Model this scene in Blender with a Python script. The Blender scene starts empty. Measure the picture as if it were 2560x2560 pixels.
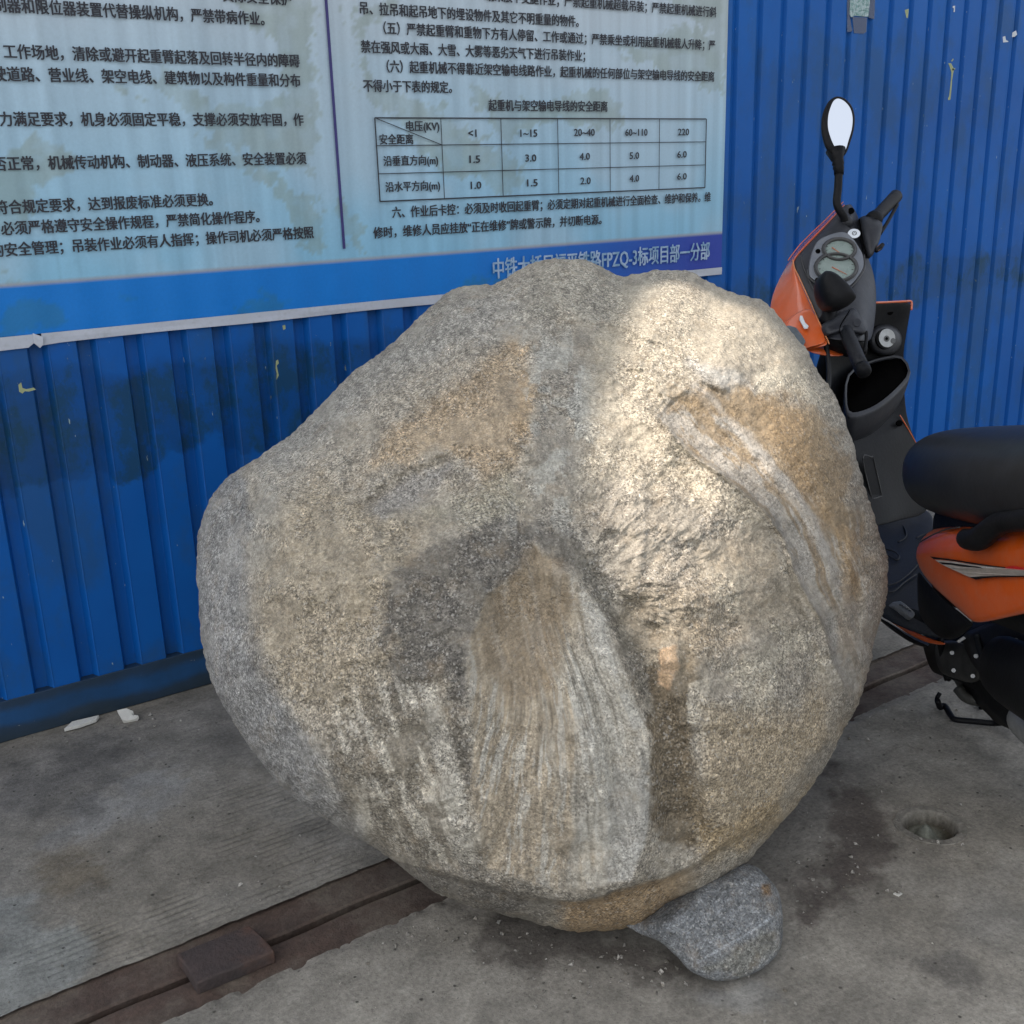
import bpy, bmesh, math, random
import numpy as np
from mathutils import Vector, Matrix

S = bpy.context.scene
COL = S.collection
random.seed(7)

# ------------------------------------------------------------------ camera
# world: X runs along the blue hoarding, Y points into it, Z is up; the camera stands at (0,0,1.2)
FOC = 2719.0
down = np.array([274., 8807., FOC]); down /= np.linalg.norm(down)
along = np.array([4197., -970., FOC]); along -= down * (along @ down); along /= np.linalg.norm(along)
MX = np.array([along, np.cross(-down, along), -down])      # camera(x right, y down, z forward) -> world
CAM = np.array([0., 0., 1.2])
cd = bpy.data.cameras.new('camera'); cam = bpy.data.objects.new('camera', cd); COL.objects.link(cam)
cd.sensor_fit = 'HORIZONTAL'; cd.sensor_width = 36.0; cd.lens = 36.0 * FOC / 2560.0
cd.clip_start = 0.05; cd.clip_end = 500
R = Matrix([[MX[i][0], -MX[i][1], -MX[i][2]] for i in range(3)])
cam.matrix_world = Matrix.Translation(Vector(CAM)) @ R.to_4x4()
S.camera = cam

# ------------------------------------------------------------------ light
SUN = MX @ np.array([-0.45, -0.74, -0.53]); SUN /= np.linalg.norm(SUN)   # towards the sun
elev = math.asin(SUN[2]); azi = math.atan2(SUN[0], SUN[1])
w = bpy.data.worlds.new('World'); S.world = w; w.use_nodes = True
nt = w.node_tree; nt.nodes.clear()
sky = nt.nodes.new('ShaderNodeTexSky'); sky.sky_type = 'NISHITA'; sky.sun_disc = False
sky.sun_elevation = elev; sky.sun_rotation = azi; sky.dust_density = 3.0; sky.air_density = 1.0; sky.ozone_density = 1.0
hs = nt.nodes.new('ShaderNodeHueSaturation'); hs.inputs['Saturation'].default_value = 0.33
bg = nt.nodes.new('ShaderNodeBackground'); bg.inputs[1].default_value = 0.13
ow = nt.nodes.new('ShaderNodeOutputWorld')
nt.links.new(sky.outputs[0], hs.inputs['Color']); nt.links.new(hs.outputs[0], bg.inputs[0]); nt.links.new(bg.outputs[0], ow.inputs[0])
sl = bpy.data.lights.new('sun', 'SUN'); sl.energy = 2.05; sl.angle = math.radians(0.55); sl.color = (1.0, 0.89, 0.80)
so = bpy.data.objects.new('sun', sl); COL.objects.link(so)
so.rotation_euler = Vector(SUN).to_track_quat('Z', 'Y').to_euler(); so.location = (0, 0, 12)
S.view_settings.view_transform = 'Standard'; S.view_settings.look = 'None'
S.view_settings.exposure = 1.32; S.view_settings.gamma = 1.0; S.view_settings.use_curve_mapping = False
S.cycles.max_bounces = 6; S.cycles.use_denoising = True

# ------------------------------------------------------------------ helpers
def at(x, y, d):
    """a point of the place from its bearing (survey picture units) and its distance d along the view"""
    return CAM + (MX @ np.array([x - 1280., y - 1280., FOC])) * (d / FOC)
def onz(x, y, z=0.):
    r = MX @ np.array([x - 1280., y - 1280., FOC]); return CAM + r * ((z - CAM[2]) / r[2])
YW = 2.507
def wall(x, y, yw=YW):
    r = MX @ np.array([x - 1280., y - 1280., FOC]); return CAM + r * (yw / r[1])
def proj(P):
    v = (P - CAM) @ MX
    return v[..., 0] / v[..., 2] * FOC + 1280, v[..., 1] / v[..., 2] * FOC + 1280

rng = np.random.RandomState(11)
PERM = rng.permutation(4096); PERM = np.concatenate([PERM, PERM, PERM]); GV = rng.rand(4096) * 2 - 1
def vnoise(x, y, z=None):
    if z is None: z = np.zeros_like(x)
    xi = np.floor(x).astype(np.int64); yi = np.floor(y).astype(np.int64); zi = np.floor(z).astype(np.int64)
    fx = x - xi; fy = y - yi; fz = z - zi
    fx = fx*fx*fx*(fx*(fx*6-15)+10); fy = fy*fy*fy*(fy*(fy*6-15)+10); fz = fz*fz*fz*(fz*(fz*6-15)+10)
    xi &= 4095; yi &= 4095; zi &= 4095
    def h(a, b, c): return GV[PERM[PERM[PERM[a & 4095] + (b & 4095)] + (c & 4095)]]
    def L(a, b, t): return a + (b - a) * t
    return L(L(L(h(xi,yi,zi), h(xi+1,yi,zi), fx), L(h(xi,yi+1,zi), h(xi+1,yi+1,zi), fx), fy),
             L(L(h(xi,yi,zi+1), h(xi+1,yi,zi+1), fx), L(h(xi,yi+1,zi+1), h(xi+1,yi+1,zi+1), fx), fy), fz)
def fbm(x, y, z=None, o=4, g=0.5):
    s = 0; a = 1; t = 0
    for i in range(o):
        s = s + a * vnoise(x + 17.3*i, y - 9.1*i, None if z is None else z + 5.7*i); t += a
        x = x*2.03; y = y*2.03; z = None if z is None else z*2.03; a *= g
    return s / t
def sd(px, py, poly):
    """signed distance to a polygon, negative inside"""
    poly = np.array(poly, float); n = len(poly)
    d = np.full(px.shape, 1e9); ins = np.zeros(px.shape, bool)
    for i in range(n):
        ax, ay = poly[i]; bx, by = poly[(i+1) % n]
        ex, ey = bx-ax, by-ay; wx, wy = px-ax, py-ay
        t = np.clip((wx*ex + wy*ey) / (ex*ex+ey*ey+1e-9), 0, 1)
        d = np.minimum(d, (wx-ex*t)**2 + (wy-ey*t)**2)
        c = ((ay > py) != (by > py)) & (px < (bx-ax)*(py-ay)/((by-ay) if by != ay else 1e-9) + ax)
        ins ^= c
    d = np.sqrt(d); return np.where(ins, -d, d)
def sline(px, py, pts):
    """distance to an open polyline, and the side (cross product sign) of its nearest segment"""
    best = np.full(px.shape, 1e9); side = np.zeros(px.shape); par = np.zeros(px.shape); n = len(pts)-1
    for i in range(n):
        ax, ay = pts[i]; bx, by = pts[i+1]
        ex, ey = bx-ax, by-ay; wx, wy = px-ax, py-ay
        t = np.clip((wx*ex+wy*ey)/(ex*ex+ey*ey), 0, 1)
        d = np.hypot(wx-ex*t, wy-ey*t); m = d < best
        best = np.where(m, d, best); side = np.where(m, np.sign(ex*wy-ey*wx), side); par = np.where(m, (i+t)/n, par)
    return best, side, par
def sstep(a, b, x):
    t = np.clip((x-a)/(b-a), 0, 1); return t*t*(3-2*t)

def link_obj(name, me, parent=None, origin=None):
    o = bpy.data.objects.new(name, me); COL.objects.link(o)
    if parent is not None: o.parent = parent
    return o
def origin_of(parent):
    o = Vector((0, 0, 0)); p = parent
    while p is not None: o += p.location; p = p.parent
    return np.array(o)
def mesh(name, verts, faces, mt, parent=None, base=None, smooth=True, bev=0, sub=0, thick=0, colors=None):
    """one mesh object; verts in world metres"""
    verts = np.asarray(verts, float).reshape(-1, 3)
    org = origin_of(parent) if parent is not None else (np.array(base, float) if base is not None else np.zeros(3))
    v = verts - org
    me = bpy.data.meshes.new(name)
    if isinstance(faces, np.ndarray) and faces.ndim == 2:
        nf, k = faces.shape
        me.vertices.add(len(v)); me.vertices.foreach_set('co', v.astype(np.float32).ravel())
        me.loops.add(nf*k); me.loops.foreach_set('vertex_index', faces.astype(np.int32).ravel())
        me.polygons.add(nf); me.polygons.foreach_set('loop_start', np.arange(0, nf*k, k, dtype=np.int32))
        me.update(calc_edges=True)
    else:
        me.from_pydata([tuple(a) for a in v], [], [tuple(int(i) for i in f) for f in faces]); me.update()
        bm = bmesh.new(); bm.from_mesh(me); bmesh.ops.recalc_face_normals(bm, faces=bm.faces); bm.to_mesh(me); bm.free()
    me.polygons.foreach_set('use_smooth', np.full(len(me.polygons), bool(smooth)))
    if colors is not None:
        ca = me.color_attributes.new('Col', 'FLOAT_COLOR', 'POINT')
        c = np.ones((len(v), 4), np.float32); c[:, :colors.shape[1]] = colors; ca.data.foreach_set('color', c.ravel())
    me.materials.append(mt)
    o = link_obj(name, me, parent)
    if parent is None: o.location = Vector(org)
    if thick:
        m = o.modifiers.new('solid', 'SOLIDIFY'); m.thickness = abs(thick); m.offset = -1 if thick > 0 else 1
    if bev:
        m = o.modifiers.new('bevel', 'BEVEL'); m.width = bev; m.segments = 2; m.limit_method = 'ANGLE'; m.angle_limit = math.radians(40)
        m2 = o.modifiers.new('wn', 'WEIGHTED_NORMAL')
    if sub:
        m = o.modifiers.new('sub', 'SUBSURF'); m.levels = sub; m.render_levels = sub
    return o
def grid_faces(nr, nc, wrap=False):
    i = np.arange(nr-1)[:, None]; j = np.arange(nc if wrap else nc-1)[None, :]
    a = i*nc + j; b = i*nc + (j+1) % nc
    return np.stack([a, b, b+nc, a+nc], -1).reshape(-1, 4)
def loft(name, rings, mt, parent=None, closed=True, caps=True, **k):
    rings = [np.asarray(r, float) for r in rings]; n = len(rings[0])
    f = [tuple(x) for x in grid_faces(len(rings), n, closed)]
    if closed and caps:
        f.append(tuple(range(n))[::-1]); f.append(tuple(range((len(rings)-1)*n, len(rings)*n)))
    return mesh(name, np.concatenate(rings), f, mt, parent, **k)
def tube_rings(pts, rad, n=12, flat=1.0):
    pts = [np.asarray(p, float) for p in pts]; out = []
    if not hasattr(rad, '__len__'): rad = [rad]*len(pts)
    ref = None
    for i, p in enumerate(pts):
        t = pts[min(i+1, len(pts)-1)] - pts[max(i-1, 0)]; t = t/np.linalg.norm(t)
        if ref is None: ref = np.array([0, 0, 1.]) if abs(t[2]) < .8 else np.array([1., 0, 0])
        u = np.cross(t, ref); u /= np.linalg.norm(u); v = np.cross(u, t); ref = v
        out.append([p + rad[i]*(math.cos(a)*u + flat*math.sin(a)*v) for a in np.linspace(0, 2*math.pi, n, endpoint=False)])
    return out
def tube(name, pts, rad, mt, parent=None, n=12, **k):
    return loft(name, tube_rings(pts, rad, n), mt, parent, **k)
def slab(name, front, vec, mt, parent=None, bev=0.002, **k):
    """a plate: closed front outline (world points) pushed back along vec"""
    front = np.asarray(front, float); n = len(front); back = front + np.asarray(vec, float)
    f = [tuple(range(n)), tuple(range(2*n-1, n-1, -1))] + [(i, i+n, (i+1) % n + n, (i+1) % n) for i in range(n)]
    return mesh(name, np.concatenate([front, back]), f, mt, parent, smooth=k.pop('smooth', False), bev=bev, **k)
def boxmesh(name, lo, hi, mt, parent=None, bev=0.0, base=None):
    x0, y0, z0 = lo; x1, y1, z1 = hi
    v = [(x0,y0,z0),(x1,y0,z0),(x1,y1,z0),(x0,y1,z0),(x0,y0,z1),(x1,y0,z1),(x1,y1,z1),(x0,y1,z1)]
    f = [(0,3,2,1),(4,5,6,7),(0,1,5,4),(1,2,6,5),(2,3,7,6),(3,0,4,7)]
    return mesh(name, v, f, mt, parent, base=base, smooth=False, bev=bev)
def thing(name, label, cat, loc, group=None):
    o = bpy.data.objects.new(name, None); COL.objects.link(o); o.location = Vector(loc); o.empty_display_size = .05
    tag(o, label, cat, group); return o
def tag(o, label, cat, group=None):
    o['label'] = label; o['category'] = cat
    if group: o['group'] = group
    return o
def smoothloop(pts, n):
    """closed Catmull-Rom through pts, n samples"""
    P = np.asarray(pts, float); m = len(P); out = []
    for k in range(n):
        s = k*m/n; i = int(s); t = s-i
        a, b, c, d = P[(i-1) % m], P[i % m], P[(i+1) % m], P[(i+2) % m]
        out.append(.5*((2*b)+(-a+c)*t+(2*a-5*b+4*c-d)*t*t+(-a+3*b-3*c+d)*t**3))
    return np.array(out)
def smoothpath(pts, n):
    P = np.asarray(pts, float); P = np.concatenate([[2*P[0]-P[1]], P, [2*P[-1]-P[-2]]]); m = len(P)-3; out = []
    for k in range(n):
        s = min(k*m/(n-1), m-1e-6); i = int(s); t = s-i
        a, b, c, d = P[i:i+4]
        out.append(.5*((2*b)+(-a+c)*t+(2*a-5*b+4*c-d)*t*t+(-a+3*b-3*c+d)*t**3))
    return np.array(out)

# ------------------------------------------------------------------ materials
class NB:
    def __init__(s, name):
        s.m = bpy.data.materials.new(name); s.m.use_nodes = True; s.t = s.m.node_tree
        s.b = s.t.nodes['Principled BSDF']; s.out = s.t.nodes['Material Output']
        s.tc = s.t.nodes.new('ShaderNodeTexCoord'); s.vec = s.tc.outputs['Object']
    def n(s, typ, **k):
        x = s.t.nodes.new(typ)
        for a, b in k.items(): setattr(x, a, b)
        return x
    def lk(s, a, b): s.t.links.new(a, b)
    def val(s, sock, v):
        if isinstance(v, bpy.types.NodeSocket): s.lk(v, sock)
        else: sock.default_value = v
    def map(s, scale=(1,1,1), rot=(0,0,0), loc=(0,0,0)):
        x = s.n('ShaderNodeMapping'); s.lk(s.vec, x.inputs[0]); x.inputs['Scale'].default_value = scale
        x.inputs['Rotation'].default_value = rot; x.inputs['Location'].default_value = loc; return x.outputs[0]
    def noise(s, scale, detail=4, rough=.55, vec=None, dist=0):
        x = s.n('ShaderNodeTexNoise'); s.lk(vec or s.vec, x.inputs['Vector']); x.inputs['Scale'].default_value = scale
        x.inputs['Detail'].default_value = detail; x.inputs['Roughness'].default_value = rough; x.inputs['Distortion'].default_value = dist
        return x.outputs[0]
    def voro(s, scale, vec=None, feat='F1', out=0, rnd=1):
        x = s.n('ShaderNodeTexVoronoi', feature=feat); s.lk(vec or s.vec, x.inputs['Vector']); x.inputs['Scale'].default_value = scale
        x.inputs['Randomness'].default_value = rnd
        return x.outputs[out]
    def ramp(s, fac, stops):
        x = s.n('ShaderNodeValToRGB'); s.lk(fac, x.inputs[0]); e = x.color_ramp.elements
        while len(e) < len(stops): e.new(.5)
        for i, (p, c) in enumerate(stops):
            e[i].position = p; e[i].color = (c, c, c, 1) if not hasattr(c, '__len__') else (*c, 1)
        return x.outputs[0]
    def mix(s, fac, a, b, mode='MIX'):
        x = s.n('ShaderNodeMix', data_type='RGBA', blend_type=mode)
        s.val(x.inputs[0], fac)
        for i, c in ((6, a), (7, b)):
            if isinstance(c, bpy.types.NodeSocket): s.lk(c, x.inputs[i])
            else: x.inputs[i].default_value = (*c, 1) if hasattr(c, '__len__') else (c, c, c, 1)
        return x.outputs[2]
    def math(s, op, a, b=0, c=0):
        x = s.n('ShaderNodeMath', operation=op); s.val(x.inputs[0], a); s.val(x.inputs[1], b); s.val(x.inputs[2], c); return x.outputs[0]
    def xyz(s):
        x = s.n('ShaderNodeSeparateXYZ'); s.lk(s.vec, x.inputs[0]); return x.outputs
    def cola(s): x = s.n('ShaderNodeVertexColor', layer_name='Col'); return x.outputs[1]
    def col(s): x = s.n('ShaderNodeVertexColor', layer_name='Col'); return x.outputs[0]
    def bump(s, h, dist, strength=1, normal=None):
        x = s.n('ShaderNodeBump'); s.lk(h, x.inputs['Height']); x.inputs['Distance'].default_value = dist; x.inputs['Strength'].default_value = strength
        if normal: s.lk(normal, x.inputs['Normal'])
        return x.outputs[0]
    def done(s, color, rough=.6, metal=0, normal=None, **k):
        if isinstance(color, bpy.types.NodeSocket): s.lk(color, s.b.inputs['Base Color'])
        else: s.b.inputs['Base Color'].default_value = (*color, 1)
        s.val(s.b.inputs['Roughness'], rough); s.b.inputs['Metallic'].default_value = metal
        if normal: s.lk(normal, s.b.inputs['Normal'])
        for a, b in k.items(): s.val(s.b.inputs[a.replace('_', ' ')], b)
        return s.m

def worn(name, c, rough=.45, metal=0, dust=(.30, .27, .23), amt=.35, var=.25, bump=.0004, scale=30, **k):
    """paint or plastic with uneven tone, settled dust and fine scuffs"""
    b = NB(name)
    n1 = b.noise(scale, 5, .6); n2 = b.noise(scale*6, 3, .6)
    c1 = b.mix(b.ramp(n1, [(.3, 0), (.7, 1)]), tuple(x*(1-var) for x in c), tuple(min(1, x*(1+var)) for x in c))
    d = b.math('MULTIPLY', b.ramp(n2, [(.42, 0), (.8, 1)]), amt)
    d2 = b.math('MULTIPLY', b.ramp(b.noise(9, 6, .65), [(.45, 0), (.75, 1)]), amt)
    cc = b.mix(b.math('MAXIMUM', d, d2), c1, dust)
    r = b.math('ADD', rough, b.math('MULTIPLY', d2, .5))
    return b.done(cc, r, metal, b.bump(n2, bump), **k)
def plain(name, c, rough=.5, metal=0, **k):
    b = NB(name); n = b.noise(60, 3)
    return b.done(b.mix(b.ramp(n, [(.3, 0), (.7, 1)]), tuple(x*.85 for x in c), tuple(min(1, x*1.12) for x in c)), rough, metal, **k)

def wall_blue(name, grime_x0):
    b = NB(name); X, Y, Z = b.xyz()
    big = b.noise(1.6, 5, .6); st = b.noise(5.0, 6, .65, b.map((1, 1, .35)))
    base = b.mix(b.ramp(big, [(.3, 0), (.7, 1)]), (.001, .076, .315), (.002, .108, .415))
    base = b.mix(b.math('MULTIPLY', b.ramp(b.noise(3.1, 6, .7, b.map((1.3, 1, .8))), [(.48, 0), (.60, 1)]), .55), base, (.018, .075, .18))
    # dark film of dirt in a ragged band
    edge = b.math('ADD', Z, b.math('MULTIPLY', b.math('SUBTRACT', b.noise(4.5, 5, .6), .5), .30))
    if grime_x0 == 'low':
        band = b.ramp(edge, [(.0, 0), (.585, 0), (.60, 1), (.80, 1), (.84, 0)])
        flk = b.ramp(Z, [(.0, 0), (.66, 0), (.72, 1), (.84, 1), (.90, 0)])
        bc, ba = (.003, .036, .115), .52
    else:
        band = b.ramp(edge, [(.0, 0), (.70, 0), (.73, 1), (.84, 1), (.87, 0)])
        flk = b.ramp(Z, [(.0, .12), (.70, .5), (.76, 1), (.80, .5), (1, .35)])
        bc, ba = (.012, .055, .13), .42
    base = b.mix(b.math('MULTIPLY', band, b.math('MULTIPLY', b.ramp(b.noise(9, 6, .7), [(.3, .45), (.6, 1)]), ba)), base, bc)
    # olive moss smears
    ol = b.math('MULTIPLY', b.ramp(b.noise(7, 8, .75, b.map((1.2, 1, .7), loc=(3, 1, 2))), [(.49, 0), (.58, 1)]), band)
    base = b.mix(b.math('MULTIPLY', ol, .55), base, (.010, .045, .045))
    f = b.math('MULTIPLY', b.ramp(b.noise(42, 5, .7, b.map((1.2, 1, .55))), [(.68, 0), (.71, .8)]), flk)
    base = b.mix(f, base, (.30, .34, .16))
    f2 = b.math('MULTIPLY', b.ramp(b.noise(90, 2, .5, b.map((1.5, 1, .4), loc=(9, 0, 4))), [(.74, 0), (.76, 1)]), .8)
    base = b.mix(f2, base, (.35, .45, .45))
    rn = b.math('ADD', .38, b.math('MULTIPLY', b.noise(12, 5, .7), .28))
    nm = b.bump(b.noise(2.3, 3, .5), .006)
    return b.done(base, rn, 0, b.bump(b.noise(160, 3, .6), .0003, 1, nm), Specular_IOR_Level=.28)
M_wall = wall_blue('painted_steel_left', 'low'); M_wallr = wall_blue('painted_steel_right', 'high')
def track_mat():
    b = NB('painted_track'); X, Y, Z = b.xyz()
    c = b.mix(b.ramp(b.noise(6, 5, .6), [(.35, 0), (.7, 1)]), (.005, .045, .12), (.008, .07, .20))
    g = b.ramp(b.math('ADD', Z, b.math('MULTIPLY', b.math('SUBTRACT', b.noise(8, 4), .5), .05)), [(0, 1), (.028, .85), (.045, 0), (.07, .0), (.088, .75), (.1, .8)])
    c = b.mix(b.math('MULTIPLY', g, .8), c, (.018, .025, .022))
    c = b.mix(b.ramp(b.noise(50, 4, .7), [(.70, 0), (.74, .8)]), c, (.28, .30, .26))
    return b.done(c, .55, 0, b.bump(b.noise(80, 4), .001))
M_track = track_mat()
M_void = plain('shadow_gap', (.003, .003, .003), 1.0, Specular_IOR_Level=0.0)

def rock_mat(name, speck=1.0):
    b = NB(name); base = b.col()
    g1 = b.noise(210, 5, .72); g2 = b.noise(75, 7, .75)
    def cells(sc_, loc):
        x = b.n('ShaderNodeTexVoronoi', feature='F1'); b.lk(b.map(loc=loc), x.inputs['Vector']); x.inputs['Scale'].default_value = sc_
        y = b.n('ShaderNodeSeparateColor'); b.lk(x.outputs['Color'], y.inputs[0]); return y.outputs
    ca, cb = cells(330, (0, 0, 0)), cells(520, (3, 1, 2))
    k = b.ramp(g1, [(.28, .56), (.45, .88), (.56, 1.06), (.72, 1.38)])
    k2 = b.ramp(g2, [(.26, .72), (.5, 1.0), (.74, 1.26)])
    kc = b.ramp(ca[0], [(0, .60), (.25, .85), (.6, 1.04), (.85, 1.20), (1, 1.55)])
    kd = b.ramp(cb[0], [(0, .72), (.5, 1.0), (1, 1.32)])
    c = base
    al = b.math('MULTIPLY', b.cola(), speck)
    for q in (k, k2, kc, kd): c = b.mix(al, c, q, 'MULTIPLY')
    bright = b.ramp(ca[1], [(.90, 0), (.93, 1)]); c = b.mix(b.math('MULTIPLY', b.math('MULTIPLY', bright, .30), al), c, (.70, .68, .62))
    dark = b.ramp(cb[1], [(.82, 0), (.85, 1)]); c = b.mix(b.math('MULTIPLY', b.math('MULTIPLY', dark, .55), al), c, (.045, .043, .04))
    warm = b.ramp(b.noise(26, 6, .7, b.map(loc=(2, 7, 1))), [(.52, 0), (.72, 1)])
    c = b.mix(b.math('MULTIPLY', warm, .22), c, (.46, .34, .20))
    n1 = b.bump(b.noise(58, 6, .68), .0075); n2 = b.bump(b.noise(130, 3, .6), .0022, 1, n1)
    return b.done(c, .82, 0, n2, Specular_IOR_Level=.3)
M_rock = rock_mat('granite_boulder'); M_cobble = rock_mat('blue_grey_stone', .8)

def concrete_mat(name, tined):
    b = NB(name); base = b.col()
    n = b.noise(14, 8, .7); f = b.noise(120, 5, .7)
    c = b.mix(1, base, b.ramp(n, [(.25, .62), (.5, 1), (.75, 1.36)]), 'MULTIPLY')
    c = b.mix(1, c, b.ramp(f, [(.3, .72), (.5, 1), (.72, 1.3)]), 'MULTIPLY')
    pits = b.ramp(b.voro(34), [(.0, 1), (.06, 1), (.12, 0)]); pm = b.ramp(b.noise(20, 3), [(.44, 0), (.52, 1)])
    pit = b.math('MULTIPLY', pits, pm)
    c = b.mix(b.math('MULTIPLY', pit, .75), c, (.035, .033, .03))
    agg = b.ramp(b.voro(75, b.map(loc=(1, 2, 3))), [(.0, 1), (.13, 1), (.2, 0)])
    c = b.mix(b.math('MULTIPLY', agg, .16), c, (.33, .33, .31))
    sp = b.ramp(b.noise(260, 2, .5), [(.66, 0), (.72, 1)])
    c = b.mix(b.math('MULTIPLY', sp, .6), c, (.05, .05, .05))
    h = b.math('SUBTRACT', b.noise(45, 7, .72), b.math('MULTIPLY', pit, .5))
    return b.done(c, .88, 0, b.bump(f, .0009, 1, b.bump(h, .004)), Specular_IOR_Level=.3)
M_conc = concrete_mat('old_concrete', True)
def rust_mat(name, c0, c1, c2, bump=.0015):
    b = NB(name); n = b.noise(12, 8, .72); f = b.noise(110, 5, .7)
    c = b.mix(b.ramp(n, [(.35, 0), (.65, 1)]), c0, c1)
    c = b.mix(b.ramp(b.noise(5, 7, .7, b.map(loc=(4, 2, 8))), [(.46, 0), (.60, .8)]), c, c2)
    c = b.mix(1, c, b.ramp(f, [(.3, .7), (.7, 1.3)]), 'MULTIPLY')
    return b.done(c, .8, .0, b.bump(f, bump, 1, b.bump(n, .002)))
M_rust = rust_mat('rusty_steel', (.055, .038, .030), (.085, .056, .042), (.135, .112, .088), .003)
M_block = rust_mat('dark_block', (.036, .029, .028), (.058, .042, .038), (.105, .055, .036), .004)

M_orange = worn('orange_paint', (.56, .085, .006), .30, amt=.16, var=.08, scale=8, Coat_Weight=.8, Coat_Roughness=.10)
M_plastic = worn('dark_grey_plastic', (.019, .021, .027), .42, amt=.26, dust=(.07, .066, .062), var=.2, scale=14, Specular_IOR_Level=.35)
M_black = worn('black_plastic', (.006, .0065, .008), .5, amt=.06, dust=(.10, .09, .08), var=.25, scale=20, Specular_IOR_Level=.14)
M_rubber = worn('black_rubber', (.010, .011, .014), .5, amt=.16, dust=(.12, .12, .12), scale=40, Specular_IOR_Level=.22)
M_seat = worn('seat_vinyl', (.008, .010, .014), .40, amt=.08, dust=(.10, .11, .13), var=.25, scale=6, bump=.0006)
M_panel = worn('grey_panel', (.15, .165, .19), .40, .2, amt=.2, var=.08, scale=12)
M_bezel = plain('dark_bezel', (.045, .045, .045), .35)
M_gauge = worn('gauge_face', (.19, .24, .22), .25, amt=.25, dust=(.3, .32, .3), var=.1, scale=50)
M_needle = plain('needle_orange', (.50, .16, .08), .5)
M_white = worn('white_print', (.66, .70, .74), .45, amt=.2, dust=(.4, .4, .4), var=.04)
M_silver = worn('dull_silver', (.36, .37, .37), .42, .5, amt=.3, var=.15, scale=60)
M_alu = worn('oily_casting', (.075, .075, .068), .5, .35, amt=.4, dust=(.06, .055, .045), var=.4, scale=25)
M_red = plain('red_print', (.45, .012, .015), .4)
M_greyprint = plain('grey_print', (.36, .33, .30), .45)
M_mirror = NB('mirror_glass').done((.90, .93, .96), .02, 1.0)
M_lens = worn('smoked_lens', (.10, .12, .14), .15, amt=.4, dust=(.2, .2, .2))
M_text = plain('black_ink', (.022, .024, .034), .6)
M_pale = NB('pale_lettering'); _n = M_pale.noise(25, 5, .7)
M_pale = M_pale.done(M_pale.mix(M_pale.ramp(_n, [(.42, 0), (.58, 1)]), (.38, .50, .66), (.19, .34, .50)), .55)
M_paper = worn('torn_paper', (.62, .66, .70), .8, amt=.2, var=.05)
M_foam = worn('dirty_foam', (.62, .62, .58), .85, amt=.4, dust=(.35, .31, .25), var=.08, scale=60, bump=.001)
M_yellow = plain('yellow_paint', (.34, .38, .20), .6)

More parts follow.
